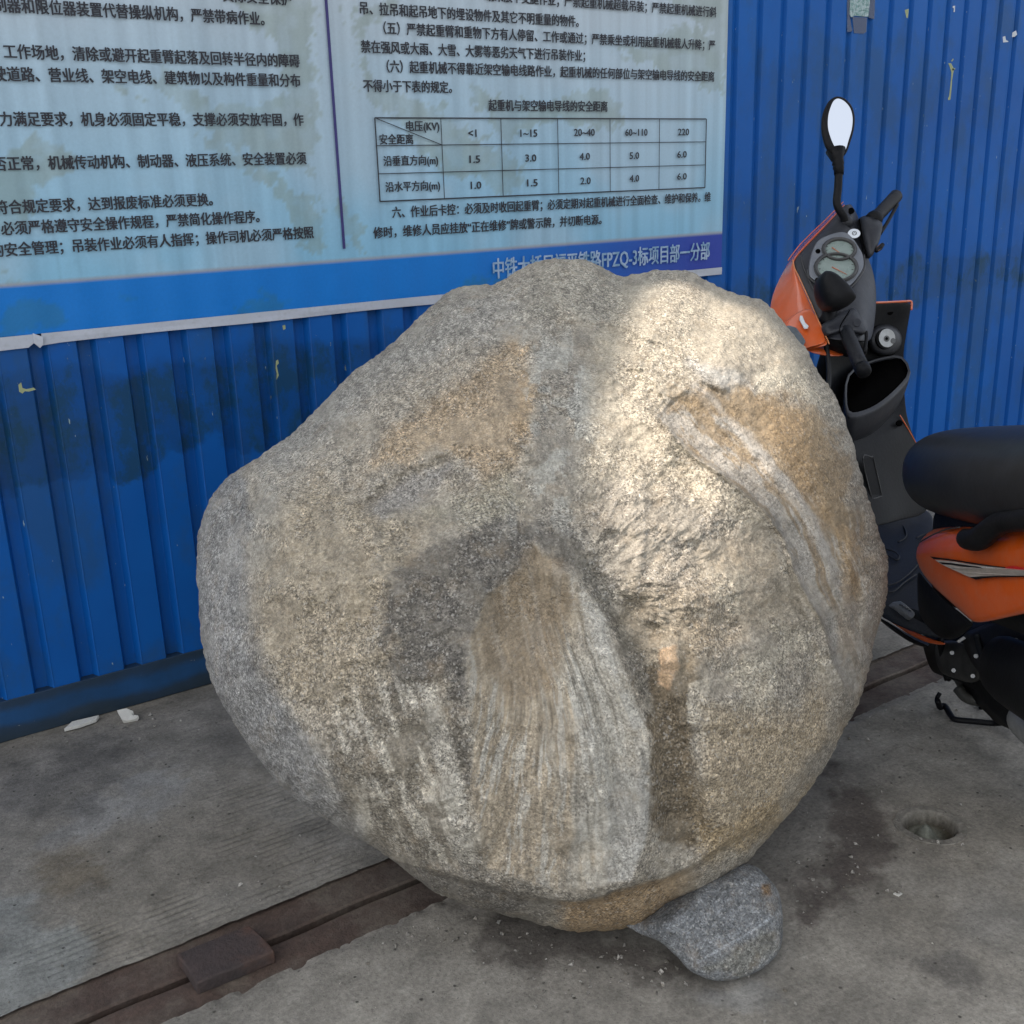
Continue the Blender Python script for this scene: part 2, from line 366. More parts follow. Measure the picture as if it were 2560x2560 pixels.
# ------------------------------------------------------------------ ground
def refine(a, b, step): return np.linspace(a, b, max(2, int(round((b-a)/step))+1))
HOLE = onz(2325, 2062); HC = (HOLE[0], HOLE[1]); HR = .050
def concrete(name, x0, x1, y0, y1, step, front):
    xs = refine(x0, x1, step); ys = refine(y0, y1, step if front else .0028)
    X, Y = np.meshgrid(xs, ys)
    n1 = fbm(X*3.1, Y*3.1, o=5); Z = .0022*fbm(X*9, Y*9, o=4)
    ex = fbm(X*55, Y*9 + 4, o=3)
    if front:                                     # ragged edge beside the rail
        k = sstep(1.30, 1.421, Y); Y = Y + k*(.0035*ex - .004*np.clip(fbm(X*9, Y*0+1.7, o=3), 0, 1))
        e = sstep(1.395, 1.42, Y); Z -= .006*e*(.6+ex)
    else:
        k = 1 - sstep(1.583, 1.62, Y); Y = Y + k*.003*ex
    g = fbm(X*26, Y*26, o=4); P, Q = proj(np.stack([X, Y, Z*0], -1))
    base = np.array([.238, .224, .194])[None, None]*np.ones(X.shape+(1,))
    warm = sstep(.0, .45, fbm(X*2.2+9, Y*2.2, o=4)); base = base*(1-.45*warm[..., None]) + np.array([.205, .183, .145])*.45*warm[..., None]
    def stain_shade(mask, c, a):
        nonlocal base
        m = np.clip(mask*a, 0, 1)[..., None]; base = base*(1-m)+np.array(c)*m
    jit = 75*fbm(X*9, Y*9, o=5) + 40*fbm(X*38, Y*38, o=5, g=.65)
    def blob(poly, c, a, soft=22): stain_shade(sstep(soft, -soft, sd(P, Q, poly)+jit), c, a)
    if front:
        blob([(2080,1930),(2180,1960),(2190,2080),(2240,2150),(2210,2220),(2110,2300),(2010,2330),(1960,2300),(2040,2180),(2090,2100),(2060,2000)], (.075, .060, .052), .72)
        blob([(1110,2260),(1500,2330),(1850,2440),(1830,2510),(1500,2440),(1200,2370)], (.070, .060, .052), .8, 30)  # contact shade under the boulder, painted into the slab colour
        blob([(2320,2400),(2420,2380),(2460,2440),(2380,2470)], (.075, .07, .065), .6)
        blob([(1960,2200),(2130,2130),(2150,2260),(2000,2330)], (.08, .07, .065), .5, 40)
        blob([(1700,2480),(1900,2440),(1960,2530),(1780,2560)], (.25, .26, .26), .35)
        blob([(2350,2180),(2560,2150),(2560,2400),(2380,2380)], (.215, .21, .195), .4, 60)
        r = np.hypot(X-HC[0], Y-HC[1])/HR; Z -= .06*(r < .98); stain_shade(sstep(.9, 1.1, r)*(1-sstep(1.15, 1.5, r))*(g > -.15), (.10, .085, .06), .6)
    else:
        tin = sstep(.0, .25, fbm(X*3.3+1, Y*5, o=4)+.12+.35*sstep(500, 950, P))*sstep(25, -60, sd(P, Q, [(480,1980),(640,1930),(760,2000),(960,2150),(900,2190),(500,2350),(60,2500),(0,2480),(100,2330),(560,2180)]) + jit)
        ph = (Y + .004*fbm(X*4, Y*9, o=3) + .012*X)*2*np.pi/.0165
        gr = np.clip(np.cos(ph)*1.3-.45, 0, 1)*tin*sstep(-.35, .25, fbm(X*18, Y*40, o=3)+.1)
        Z -= .0036*gr; stain_shade(gr, (.085, .080, .070), .75)
        blob([(0,2250),(170,2300),(230,2380),(190,2470),(0,2530)], (.27, .295, .285), .55, 30)
        blob([(160,2080),(340,1930),(480,1900),(440,1980),(270,2030),(120,2110)], (.27, .275, .27), .45, 25)
        blob([(120,2160),(270,2140),(290,2230),(160,2240)], (.17, .14, .095), .6, 25)
        blob([(0,1900),(260,1850),(330,1900),(200,2010),(0,2040)], (.12, .115, .105), .7, 40)
        blob([(500,1760),(620,1720),(700,1850),(560,1900)], (.17, .16, .145), .5, 40)
        blob([(770,2150),(820,2140),(830,2175),(790,2180)], (.34, .36, .37), .6, 8)
        d = sstep(2.507-.14, 2.50, Y); stain_shade(d*(.6+.4*g), (.10, .09, .075), .6)
    n2 = fbm(X*7.3+4, Y*7.3, o=6, g=.65); base *= (1+.26*n1+.30*n2+.14*g)[..., None]
    V = np.stack([X, Y, Z], -1).reshape(-1, 3)
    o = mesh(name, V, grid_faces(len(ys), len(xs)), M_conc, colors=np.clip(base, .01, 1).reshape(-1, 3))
    o['kind'] = 'structure'; return o
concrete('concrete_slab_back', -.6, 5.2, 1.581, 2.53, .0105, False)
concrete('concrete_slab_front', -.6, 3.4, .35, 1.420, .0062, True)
def pit():
    nr, na = 40, 140; a = np.linspace(0, 2*np.pi, na, endpoint=False)[None]; r = np.concatenate([np.linspace(1.34, .86, 14), np.linspace(.84, .02, nr-14)])[:, None]
    edge = 1+.07*fbm(np.cos(a)*1.6+3, np.sin(a)*1.6, o=4)
    rr = r*edge*HR; X = HC[0]+rr*np.cos(a); Y = HC[1]+rr*np.sin(a)
    n_ = fbm(X*60, Y*60, o=4); Z = .0022*fbm(X*9, Y*9, o=4)+.0014-.004*sstep(1.30, 1.34, r) + .0012*n_*(r > .9)*(r < 1.25)
    Z = Z-.026*(1-sstep(.86, 1.01, r+.05*n_))-.012*(1-sstep(.55, .86, r)) + .030*(1-sstep(.0, .62, np.hypot(X-HC[0]-.004, Y-HC[1]-.010)/HR))
    C = np.array([.208, .194, .165])*np.ones(Z.shape+(1,)); m = ((1-sstep(.84, 1.0, r+.08*n_)))[..., None]*np.ones_like(C); C = C*(1-m)+np.array([.055, .048, .034])*m
    m = (1-sstep(.40, .78, np.hypot(X-HC[0]-.004, Y-HC[1]-.008)/HR+.06*n_))[..., None]; C = C*(1-m)+np.array([.19, .20, .165])*m
    o = mesh('drilled_pit', np.stack([X, Y, Z], -1).reshape(-1, 3), grid_faces(nr, na, True), M_conc, colors=np.clip(C*(1+.3*n_)[..., None], .01, 1).reshape(-1, 3)); o['kind'] = 'structure'
pit()
def big_ground():
    s = 60; o = mesh('ground', [(-s,-s,-.075),(s,-s,-.075),(s,s,-.075),(-s,s,-.075)], [(0,1,2,3)], M_conc, smooth=False, colors=np.array([.19, .19, .175])*np.ones((4, 3)))
    o['kind'] = 'structure'
big_ground()
def apron(name, x0, x1, y0, y1, z=-.004):
    o = mesh(name, [(x0,y0,z),(x1,y0,z),(x1,y1,z),(x0,y1,z)], [(0,1,2,3)], M_conc, smooth=False, colors=np.array([.19, .19, .175])*np.ones((4, 3))); o['kind'] = 'structure'
apron('pavement', -14, 14, -12, .352); apron('pavement_side', 3.398, 14, .352, 1.42); apron('pavement_end', -14, -.598, .352, 1.42); apron('walkway_far', 5.198, 14, 1.581, 4.5); apron('walkway_near', -14, -.598, 1.581, 4.5)

rail = thing('rail_track', 'rusty steel track with a narrow dark slot set into the concrete beneath the boulder', 'track', (0, 1.5, 0))
for ya, yb in ((1.402, 1.4935), (1.5085, 1.600)):
    xs = np.concatenate([np.arange(-14, -.9, .5), np.arange(-.9, 5.2, .02), np.arange(5.2, 14.1, .4)]); prof = [(ya, -.05), (ya, -.009), (ya+.004, -.006), (yb-.004, -.006), (yb, -.010), (yb, -.05)]
    V = [[(x, y + (.0012*math.sin(x*31+z*9) if z > -.04 else 0), z + .0012*math.sin(x*13+y*50)*(z > -.04)) for x in xs] for y, z in prof]
    mesh('steel_bar', np.array(V).reshape(-1, 3), grid_faces(len(prof), len(xs)), M_rust, rail, smooth=False, thick=0)
boxmesh('channel_floor', (-14, 1.40, -.072), (14, 1.60, -.052), M_void, rail)

bt = [onz(440, 2384, .018), onz(622, 2310, .019), onz(688, 2376, .018), onz(490, 2458, .016)]
bk = smoothloop([bt[0], (bt[0]+bt[1])/2+[0, .001, .0], bt[1], (bt[1]+bt[2])/2, bt[2], (bt[2]+bt[3])/2+[0, .001, 0], bt[3], (bt[0]+bt[3])/2+[.002, 0, 0]], 8)
bp = np.array([bt[0], bt[0]*.5+bt[1]*.5, bt[1], bt[1]*.5+bt[2]*.5+[.002, 0, .001], bt[2], bt[2]*.5+bt[3]*.5, bt[3], bt[3]*.5+bt[0]*.5+[.002, 0, -.001]])
o = slab('steel_block', bp, (0, 0, -.025), M_block, bev=.004, base=(bp[0][0], bp[0][1], 0))
tag(o, 'dark rusty steel block lying across the slot of the track, left of the boulder', 'block')

# ------------------------------------------------------------------ the hoarding
WZ = 2.35
fence = thing('blue_hoarding', 'blue corrugated steel site wall with a base track, scuffed and stained, behind the boulder', 'wall', (1.8, YW, 0))
grooves = [.4736+.1017*k for k in range(-56, 12)] + [2.949-.1021*k for k in range(10, 0, -1)] + [2.949+.1021*k for k in range(0, 92)]
seams = [.244-.9153*k for k in range(6, 0, -1)] + [.244, 1.1595, 2.10, 3.025] + [3.025+.9189*k for k in range(1, 10)]
for s0, s1 in zip(seams[:-1], seams[1:]):
    gs = [g for g in grooves if s0+.0245 < g < s1-.0235]
    pr = [(s0+.0008, .012), (s0+.0012, 0)]
    wk = .66 if s0 > 1.9 else 1.0; dk_ = .62 if s0 > 1.9 else 1.0
    for g in gs: pr += [(g+(q-g)*wk, z_*dk_) for q, z_ in [(g-.0225, 0), (g-.0215, .0004), (g-.0135, .0205), (g-.0125, .0210), (g, .0204), (g+.0105, .0210), (g+.0120, .0205), (g+.0205, .0008), (g+.0225, -.0012), (g+.0245, 0)]]
    pr += [(s1-.0004, -.0006), (s1+.006, -.0012)]
    zs = np.linspace(.085, WZ, 24); V = np.array([[(x, YW+y+.0006*math.sin(z*7+x*11), z) for x, y in pr] for z in zs])
    mesh('corrugated_sheet', V.reshape(-1, 3), grid_faces(len(zs), len(pr)), M_wallr if s0 > 1.9 else M_wall, fence, smooth=False)
boxmesh('base_track', (-5.24, YW-.0035, .001), (11.29, YW+.06, .099), M_track, fence, bev=.0015)
boxmesh('top_rail', (-5.24, YW-.02, WZ-.01), (11.29, YW+.06, WZ+.06), M_track, fence, bev=.003)
boxmesh('backing', (-5.24, YW+.030, .099), (11.29, YW+.058, WZ-.01), M_wall, fence)

# --- banner
YB = YW-.0022
ban = thing('safety_banner', 'pale blue printed safety notice with Chinese text and a table, stained, on the blue wall', 'banner', (1.2, YB, .888))
def banner_sheet():
    xr = wall(1812, 300)[0]; xs = refine(-.55, xr, .007); zs = refine(.9085, 2.15, .007)
    X, Z = np.meshgrid(xs, zs); P, Q = proj(np.stack([X, X*0+YB, Z], -1)); P = P/1.325; Q = Q/1.325
    jit = 52*fbm(X*6, Z*6, o=7, g=.66) + 16*fbm(X*60, Z*60, o=3, g=.7)
    t = np.clip((Z-1.0)/.65, 0, 1)[..., None]
    c = np.array([.24, .50, .68])*(1-t) + np.array([.49, .58, .65])*t
    cl = sstep(-.1, .35, fbm(X*2.3+3, Z*3.0, o=5))[..., None]; c = c*(1-.35*cl)+np.array([.48, .56, .62])*.35*cl
    ol = np.array([.245, .300, .225])
    polys = [[(240,140),(330,190),(430,260),(520,300),(590,330),(600,240),(585,120),(570,0),(450,0),(520,90),(545,180),(480,210),(400,200),(330,160)],
             [(330,230),(440,300),(540,420),(610,500),(625,460),(600,380),(520,330),(430,290)],
             [(0,290),(60,270),(150,290),(120,330),(60,350),(40,420),(0,440)], [(0,500),(60,545),(40,560),(0,560)],
             [(655,0),(760,0),(700,60),(720,150),(800,170),(860,220),(920,270),(1000,340),(960,360),(850,330),(790,300),(740,240),(690,200),(660,100)],
             [(1000,60),(1100,90),(1190,120),(1300,170),(1370,180),(1370,80),(1280,60),(1180,70)],
             [(880,160),(1000,200),(1100,170),(1200,190),(1170,230),(1050,230),(950,260)],
             [(640,380),(700,420),(690,480),(640,470)], [(160,120),(240,160),(300,200),(230,190)], [(1280,0),(1376,0),(1376,70),(1330,40)]]
    m = np.zeros(X.shape)
    for p in polys: m = np.maximum(m, sstep(2, -2, sd(P, Q, p)+jit))
    m = m*(.62+.38*sstep(-.3, .2, fbm(X*20, Z*20, o=4)))*.46
    pale = sstep(.12, .2, fbm(X*11+7, Z*11, o=5))*.35*m
    c = c*(1-m[..., None])+ol*m[..., None]; c = c*(1-pale[..., None])+np.array([.36, .43, .46])*pale[..., None]
    streak = .10*vnoise(X*45, Z*1.5)+.05*vnoise(X*120, Z*2); c = c*(1+streak)[..., None]
    # dusty pink line and the printed band
    ln = sstep(1.0205, 1.0195, Z)*sstep(1.0085, 1.0095, Z); c = c*(1-ln[..., None]*.85)+np.array([.33, .33, .37])*ln[..., None]*.85
    bd = sstep(1.0095, 1.0085, Z)[..., None]
    u = np.clip((X-1.55)/.85, 0, 1)[..., None]; bc = np.array([.004, .185, .60])*(1-u)+np.array([.030, .060, .36])*u
    dm = np.zeros(X.shape)
    for p in [[(0,560),(120,560),(130,620),(60,640),(0,640)], [(800,590),(900,520),(1100,490),(1130,520),(900,560)], [(450,590),(500,560),(560,600)], [(230,560),(270,570),(300,580)]]:
        dm = np.maximum(dm, sstep(6, -6, sd(P, Q, p)+jit*.8))
    dm = (dm*.45)[..., None]; bc = bc*(1-dm)+np.array([.03, .17, .25])*dm
    c = c*(1-bd)+bc*bd
    Y = YB - .0016*(1+np.cos((X-.4736)*2*np.pi/.1017)) * (X < 1.9) - .0012*fbm(X*4, Z*3, o=3)
    b = NB('printed_vinyl'); col = b.mix(1, b.col(), b.ramp(b.noise(160, 4, .7), [(.3, .95), (.7, 1.04)]), 'MULTIPLY')
    m_ = b.done(col, .5, 0, b.bump(b.noise(3.5, 4, .55), .006), Specular_IOR_Level=.3)
    o = mesh('printed_sheet', np.stack([X, Y, Z], -1).reshape(-1, 3), grid_faces(len(zs), len(xs)), m_, ban, colors=np.clip(c, .005, 1).reshape(-1, 3))
    bm_ = worn('white_hem', (.50, .53, .60), .6, amt=.45, dust=(.34, .35, .34), var=.06, scale=18)
    def hem(x0, x1, z1, lower):
        n = 60; xx = np.linspace(x0, x1, n); V = [[(x, YB-.0036, z1) for x in xx], [(x, YB-.0038-.0006*math.sin(x*23), z1-.012) for x in xx], [(x, YB-.0040-.0012*math.sin(x*9), lower(x)) for x in xx]]
        mesh('white_hem', np.array(V).reshape(-1, 3), grid_faces(3, n), bm_, ban, thick=.0006, smooth=False)
    xa = wall(88, 845)[0]; xb = wall(103, 845)[0]
    hem(-.55, xa, .9085, lambda x: .8800 + (.012 if x > xa-.012 else 0) + .0015*math.sin(x*17))
    hem(xb, xr-.002, .9085, lambda x: .8860 + .0010*math.sin(x*11) - .002*(x < xb+.01))
    # curled torn flap
    f = [wall(82, 833, YB-.006), wall(108, 842, YB-.012), wall(108, 862, YB-.010), wall(100, 870, YB-.006), wall(85, 858, YB-.005)]
    slab('torn_flap', f, (0, .0008, 0), bm_, ban, bev=0)
banner_sheet()
SHEETY = YB-.0058
def text_mesh(body, x0, x1, zc, h, mt, name, wide=None, bold=.046):
    """flat print on the banner: x0..x1 along the wall, centred on height zc, character box h"""
    cu = bpy.data.curves.new('t', 'FONT'); cu.body = body; cu.size = 1; cu.offset = 0; cu.resolution_u = 2; cu.fill_mode = 'BOTH'
    to = bpy.data.objects.new('t', cu); COL.objects.link(to)
    dg = bpy.context.evaluated_depsgraph_get(); me = bpy.data.meshes.new_from_object(to.evaluated_get(dg), depsgraph=dg)
    n = len(me.vertices); co = np.zeros(n*3); me.vertices.foreach_get('co', co); co = co.reshape(-1, 3)
    bpy.data.objects.remove(to); bpy.data.curves.remove(cu)
    if n == 0: return None
    lo, hi = co[:, 0].min(), co[:, 0].max()
    zlo, zhi = co[:, 1].min(), co[:, 1].max()
    X = x0 + (co[:, 0]-lo)/(hi-lo)*(x1-x0); Zc = (zlo+zhi)/2 if wide else .38
    Z = zc + (co[:, 1]-Zc)*h
    V = np.stack([X, np.full(n, SHEETY), Z], 1) - origin_of(ban)
    nf = len(me.polygons); me.calc_loop_triangles(); nt_ = len(me.loop_triangles); tr = np.zeros(nt_*3, np.int32); me.loop_triangles.foreach_get('vertices', tr); tr = tr.reshape(-1, 3)
    Vs = []; Fs = []
    for i, (ox, oz) in enumerate(((-1, -.5), (-.33, .5), (.33, -.5), (1, .5))):
        Vs.append(V+np.array([ox*bold*.62*h, -.00006*i, oz*bold*.62*h])); Fs.append(tr+i*n)
    bpy.data.meshes.remove(me); me = bpy.data.meshes.new(name); Vs = np.concatenate(Vs); Fs = np.concatenate(Fs)
    me.vertices.add(len(Vs)); me.vertices.foreach_set('co', Vs.astype(np.float32).ravel()); me.loops.add(len(Fs)*3); me.loops.foreach_set('vertex_index', Fs.ravel().astype(np.int32))
    me.polygons.add(len(Fs)); me.polygons.foreach_set('loop_start', np.arange(0, len(Fs)*3, 3, dtype=np.int32)); me.update(calc_edges=True); me.materials.append(mt)
    return link_obj(name, me, ban)
def line(body, xa, ya, xb, yb, h=.0300):
    a = wall(xa, ya, SHEETY); b = wall(xb, yb, SHEETY); text_mesh(body, a[0]+.002, b[0]-.002, (a[2]+b[2])/2, h, M_text, 'text_line')
line('实际安全保护', 555, -9, 729, -7)
line('制器和限位器装置代替操纵机构，严禁带病作业。', -20, 15, 662, 43)
line('工作场地，清除或避开起重臂起落及回转半径内的障碍', 7, 134, 750, 147)
line('驶道路、营业线、架空电线、建筑物以及构件重量和分布', -20, 189, 752, 197)
line('力满足要求，机身必须固定平稳，支撑必须安放牢固，作', -3, 302, 760, 295)
line('否正常，机械传动机构、制动器、液压系统、安全装置必须', -19, 412, 767, 393)
line('符合规定要求，达到报废标准必须更换。', -15, 519, 533, 498)
line('必须严格遵守安全操作规程，严禁简化操作程序。', 0, 572, 650, 540)
line('的安全管理；吊装作业必须有人指挥；操作司机必须严格按照', -24, 629, 785, 578)
line('或未放下支腿作业；严禁起重机械超载吊装；严禁起重机械进行斜', 1213, -9, 1792, 27)
line('吊、拉吊和起吊地下的埋设物件及其它不明重量的物件。', 898, 19, 1448, 54)
line('（五）严禁起重臂和重物下方有人停留、工作或通过；严禁乘坐或利用起重机械载人升降；严', 957, 71, 1789, 112)
line('禁在强风或大雨、大雪、大雾等恶劣天气下进行吊装作业；', 901, 116, 1464, 139)
line('（六）起重机械不得靠近架空输电线路作业，起重机械的任何部位与架空输电导线的安全距离', 965, 166, 1787, 191)
line('不得小于下表的规定。', 907, 214, 1131, 218)
line('起重机与架空输电导线的安全距离', 1220, 263, 1520, 266)
line('六、作业后卡控：必须及时收回起重臂；必须定期对起重机械进行全面检查、维护和保养。维', 979, 532, 1778, 491)
line('修时，维修人员应挂放“正在维修”牌或警示牌，并切断电源。', 932, 581, 1505, 549)
def cell(body, cx, cy, wpx, h=.026):
    a = wall(cx-wpx/2, cy, SHEETY); b = wall(cx+wpx/2, cy, SHEETY); text_mesh(body, a[0], b[0], (a[2]+b[2])/2, h, M_text, 'table_text', wide=True)
cell('电压(KV)', 1057, 317, 82); cell('安全距离', 991, 348, 84)
for t_, x_, y_, w_ in [('<1', 1181, 333, 20), ('1~15', 1322, 333, 42), ('20~40', 1461, 331, 51), ('60~110', 1591, 331, 55), ('220', 1709, 330, 27)]: cell(t_, x_, y_, w_)
cell('沿垂直方向(m)', 1027, 403, 136); cell('沿水平方向(m)', 1032, 467, 136)
for i, t_ in enumerate(['1.5', '3.0', '4.0', '5.0', '6.0']): cell(t_, [1187,1327,1462,1586,1705][i], [398,395,391,389,386][i], [26,27,25,23,23][i])
for i, t_ in enumerate(['1.0', '1.5', '2.0', '4.0', '6.0']): cell(t_, [1190,1331,1464,1586,1705][i], [463,457,452,446,441][i], [26,26,25,23,23][i])
a = wall(1233, 672, SHEETY); b = wall(1774, 626, SHEETY)
text_mesh('中铁大桥局福平铁路FPZQ-3标项目部一分部', a[0], b[0], (a[2]+b[2])/2, .058, M_pale, 'band_text', bold=.034)
def strip(name, p, q, wd, mt):
    p = np.array(p); q = np.array(q); d = (q-p)/np.linalg.norm(q-p); nn = np.array([-d[2], 0, d[0]])*wd/2
    slab(name, [p-nn, q-nn, q+nn, p+nn], (0, .0006, 0), mt, ban, bev=0)
LY = SHEETY-.0006
def tl(x, z): return (x, LY, z)
zt = wall(1350, 296, LY)[2]; zb = (wall(951, 505, LY)[2]+wall(1761, 468, LY)[2])/2
z1 = (wall(942, 365, LY)[2]+wall(1765, 354, LY)[2])/2; z2 = (wall(949, 436, LY)[2]+wall(1763, 411, LY)[2])/2
cx = [wall(937, 295, LY)[0]] + [wall(x_, 297, LY)[0] for x_ in (1102, 1252, 1394, 1525, 1649)] + [wall(1766, 296, LY)[0]]
for z_, w_ in ((zt, .0032), (z1, .0020), (z2, .0020), (zb, .0032)): strip('table_rule', tl(cx[0], z_), tl(cx[-1], z_), w_, M_text)
for i, x_ in enumerate(cx): strip('table_rule', (x_, LY-.0004, zt), (x_, LY-.0004, zb), .0032 if i in (0, 6) else .0018, M_text)
strip('table_rule', (cx[0], LY-.0008, zt), (cx[1], LY-.0008, z1), .0018, M_text)
M_div = plain('purple_ink', (.035, .030, .16), .55)
xd = wall(838, 310, LY)[0]; strip('divider_line', (xd, LY, 1.042), (xd, LY, 2.1), .0070, M_div)

# --- paper scraps, notice, paint runs on the wall
def scrap(name, pts, mt, label, cat, yoff=.001, th=.0006, group=None):
    P_ = [wall(x, y, YW-yoff) for x, y in pts]; o = slab(name, P_, (0, th, 0), mt, base=P_[0], bev=0); tag(o, label, cat, group); return o
scrap('paper_scrap', [(2526,85),(2540,76),(2543,86),(2537,92),(2527,93)], M_paper, 'slanted white paper scrap near the upper right corner of the wall, the higher one', 'paper scrap')
scrap('paper_scrap', [(2507,92),(2513,90),(2515,100),(2521,103),(2520,105),(2508,106)], M_paper, 'small L-shaped white paper scrap on the wall just left of the slanted scrap', 'paper scrap')
scrap('paper_scrap', [(2382,15),(2388,14),(2387,30),(2384,30),(2385,20),(2382,20)], M_paper, 'tiny hooked white paper scrap on the wall at the top, right of the green notice', 'paper scrap')
def notice():
    t = thing('paper_notice', 'small torn green and white notice taped at the top of the wall', 'notice', wall(2150, 40, YW-.003))
    b = NB('notice_print'); n = b.noise(60, 6, .75, b.map((1, 1, 1.6))); n2 = b.noise(150, 3, .6)
    m_ = b.done(b.mix(b.ramp(n2, [(.5, 0), (.6, .7)]), b.mix(b.ramp(n, [(.42, 0), (.55, 1)]), (.10, .26, .24), (.42, .52, .54)), (.10, .16, .16)), .5)
    P_ = [wall(x, y, YW-.003) for x, y in [(2127,-90),(2177,-90),(2175,0),(2171,42),(2158,41),(2138,39),(2128,43),(2124,36)]]
    slab('printed_paper', P_, (0, .0008, 0), m_, t, bev=0)
    b = NB('clear_tape'); m2 = b.done((.10, .13, .22), .25, Alpha=.55)
    for q in ([(2176,-60),(2190,-60),(2186,48),(2172,44)], [(2118,-60),(2127,-60),(2124,38),(2131,78),(2118,80)], [(2131,42),(2168,44),(2166,80),(2158,84),(2135,83)]):
        slab('tape', [wall(x, y, YW-.0014) for x, y in q], (0, .0004, 0), m2, t, bev=0)
notice()
run = thing('paint_run', 'long thin yellowish paint run on the blue wall, upper right', 'paint run', wall(2376, 200, YW-.001))
pr = [(2374,158,3.2),(2378,166,4),(2381,174,4.5),(2381,182,2.2),(2379,200,1.5),(2377,222,1.8),(2375,240,2),(2373,247,3.2),(2373,250,2)]
Lp = [wall(x-w_, y, YW-.0008) for x, y, w_ in pr]; Rp = [wall(x+w_, y, YW-.0008) for x, y, w_ in pr]
slab('paint_drip', Lp+Rp[::-1], (0, .0006, 0), M_yellow, run, bev=0)
for q in ([(2380,172),(2388,170),(2388,173),(2382,177)], [(2378,152),(2383,146),(2384,149),(2380,154)]):
    slab('paint_drip', [wall(x, y, YW-.0008) for x, y in q], (0, .0006, 0), M_yellow, run, bev=0)
def fleck(pts, label): scrap('paint_fleck', pts, M_yellow, label, 'paint fleck', .0008)
fleck([(46,962),(53,956),(56,970),(66,973),(84,969),(90,974),(72,979),(62,978),(56,984),(48,979)], 'pale yellow paint fleck on the wall at the left edge, below the banner')
fleck([(706,814),(713,812),(714,822),(708,825)], 'small round yellow-green paint fleck on the wall just under the banner hem')
fleck([(690,902),(695,899),(697,908),(692,914),(695,930),(697,938),(691,950),(692,934),(689,922)], 'longest ragged yellow paint fleck on the wall left of the boulder top')
fleck([(2262,25),(2272,22),(2270,45),(2266,44)], 'short yellow-green paint fleck at the top of the wall right of the paper notice')
fleck([(2095,218),(2100,215),(2098,238),(2093,236)], 'narrow yellow paint fleck on the wall just above the scooter mirror')

# ------------------------------------------------------------------ litter by the wall
P_ = [onz(x, y, .010) for x, y in [(160,1822),(180,1803),(215,1795),(248,1789),(240,1798),(200,1812)]]
P_[3] = P_[3]+[0, 0, .002]
o = slab('foam_sliver', P_, (0, 0, -.008), M_foam, base=P_[0], bev=.001); tag(o, 'long thin white foam sliver on the concrete at the foot of the wall', 'litter')
lit = np.array([onz(x, y, z) for x, y, z in [(292,1775,.022),(316,1770,.026),(333,1777,.020),(332,1786,.012),(346,1788,.016),(340,1797,.006),(318,1803,.004),(306,1800,.010)]])
o = slab('foam_piece', lit, (0.002, .003, -.010), M_foam, base=lit[0], bev=.0012); tag(o, 'crumpled white foam piece on the concrete, right of the thin sliver', 'litter')
sp = [onz(x, y, .003) for x, y in [(2233,2233),(2245,2228),(2256,2233),(2247,2239)]]
o = slab('stone_chip', sp, (0, 0, -.003), M_foam, base=sp[0], bev=0); tag(o, 'tiny pale chip lying on the concrete below the round hole', 'chip')

# ------------------------------------------------------------------ the boulder
OUT = [(1075,488),(1110,492),(1140,506),(1165,520),(1200,516),(1250,510),(1300,513),(1340,535),(1380,553),(1430,565),(1460,585),(1490,625),(1520,662),(1545,705),(1580,760),(1605,820),(1622,890),(1650,980),(1672,1045),(1675,1090),(1666,1150),(1650,1200),(1640,1260),(1612,1340),(1580,1400),(1550,1455),(1500,1520),(1440,1590),(1400,1632),(1330,1680),(1270,1707),(1220,1740),(1170,1752),(1080,1757),(1000,1740),(930,1722),(880,1708),(820,1680),(780,1652),(740,1622),(690,1592),(600,1535),(540,1490),(480,1420),(440,1360),(405,1300),(385,1240),(375,1160),(373,1040),(381,980),(410,925),(445,888),(500,855),(560,810),(650,717),(740,648),(800,590),(850,551),(880,540),(915,538),(940,534),(985,508),(1030,491)]
QC = np.array([1040., 1130.])
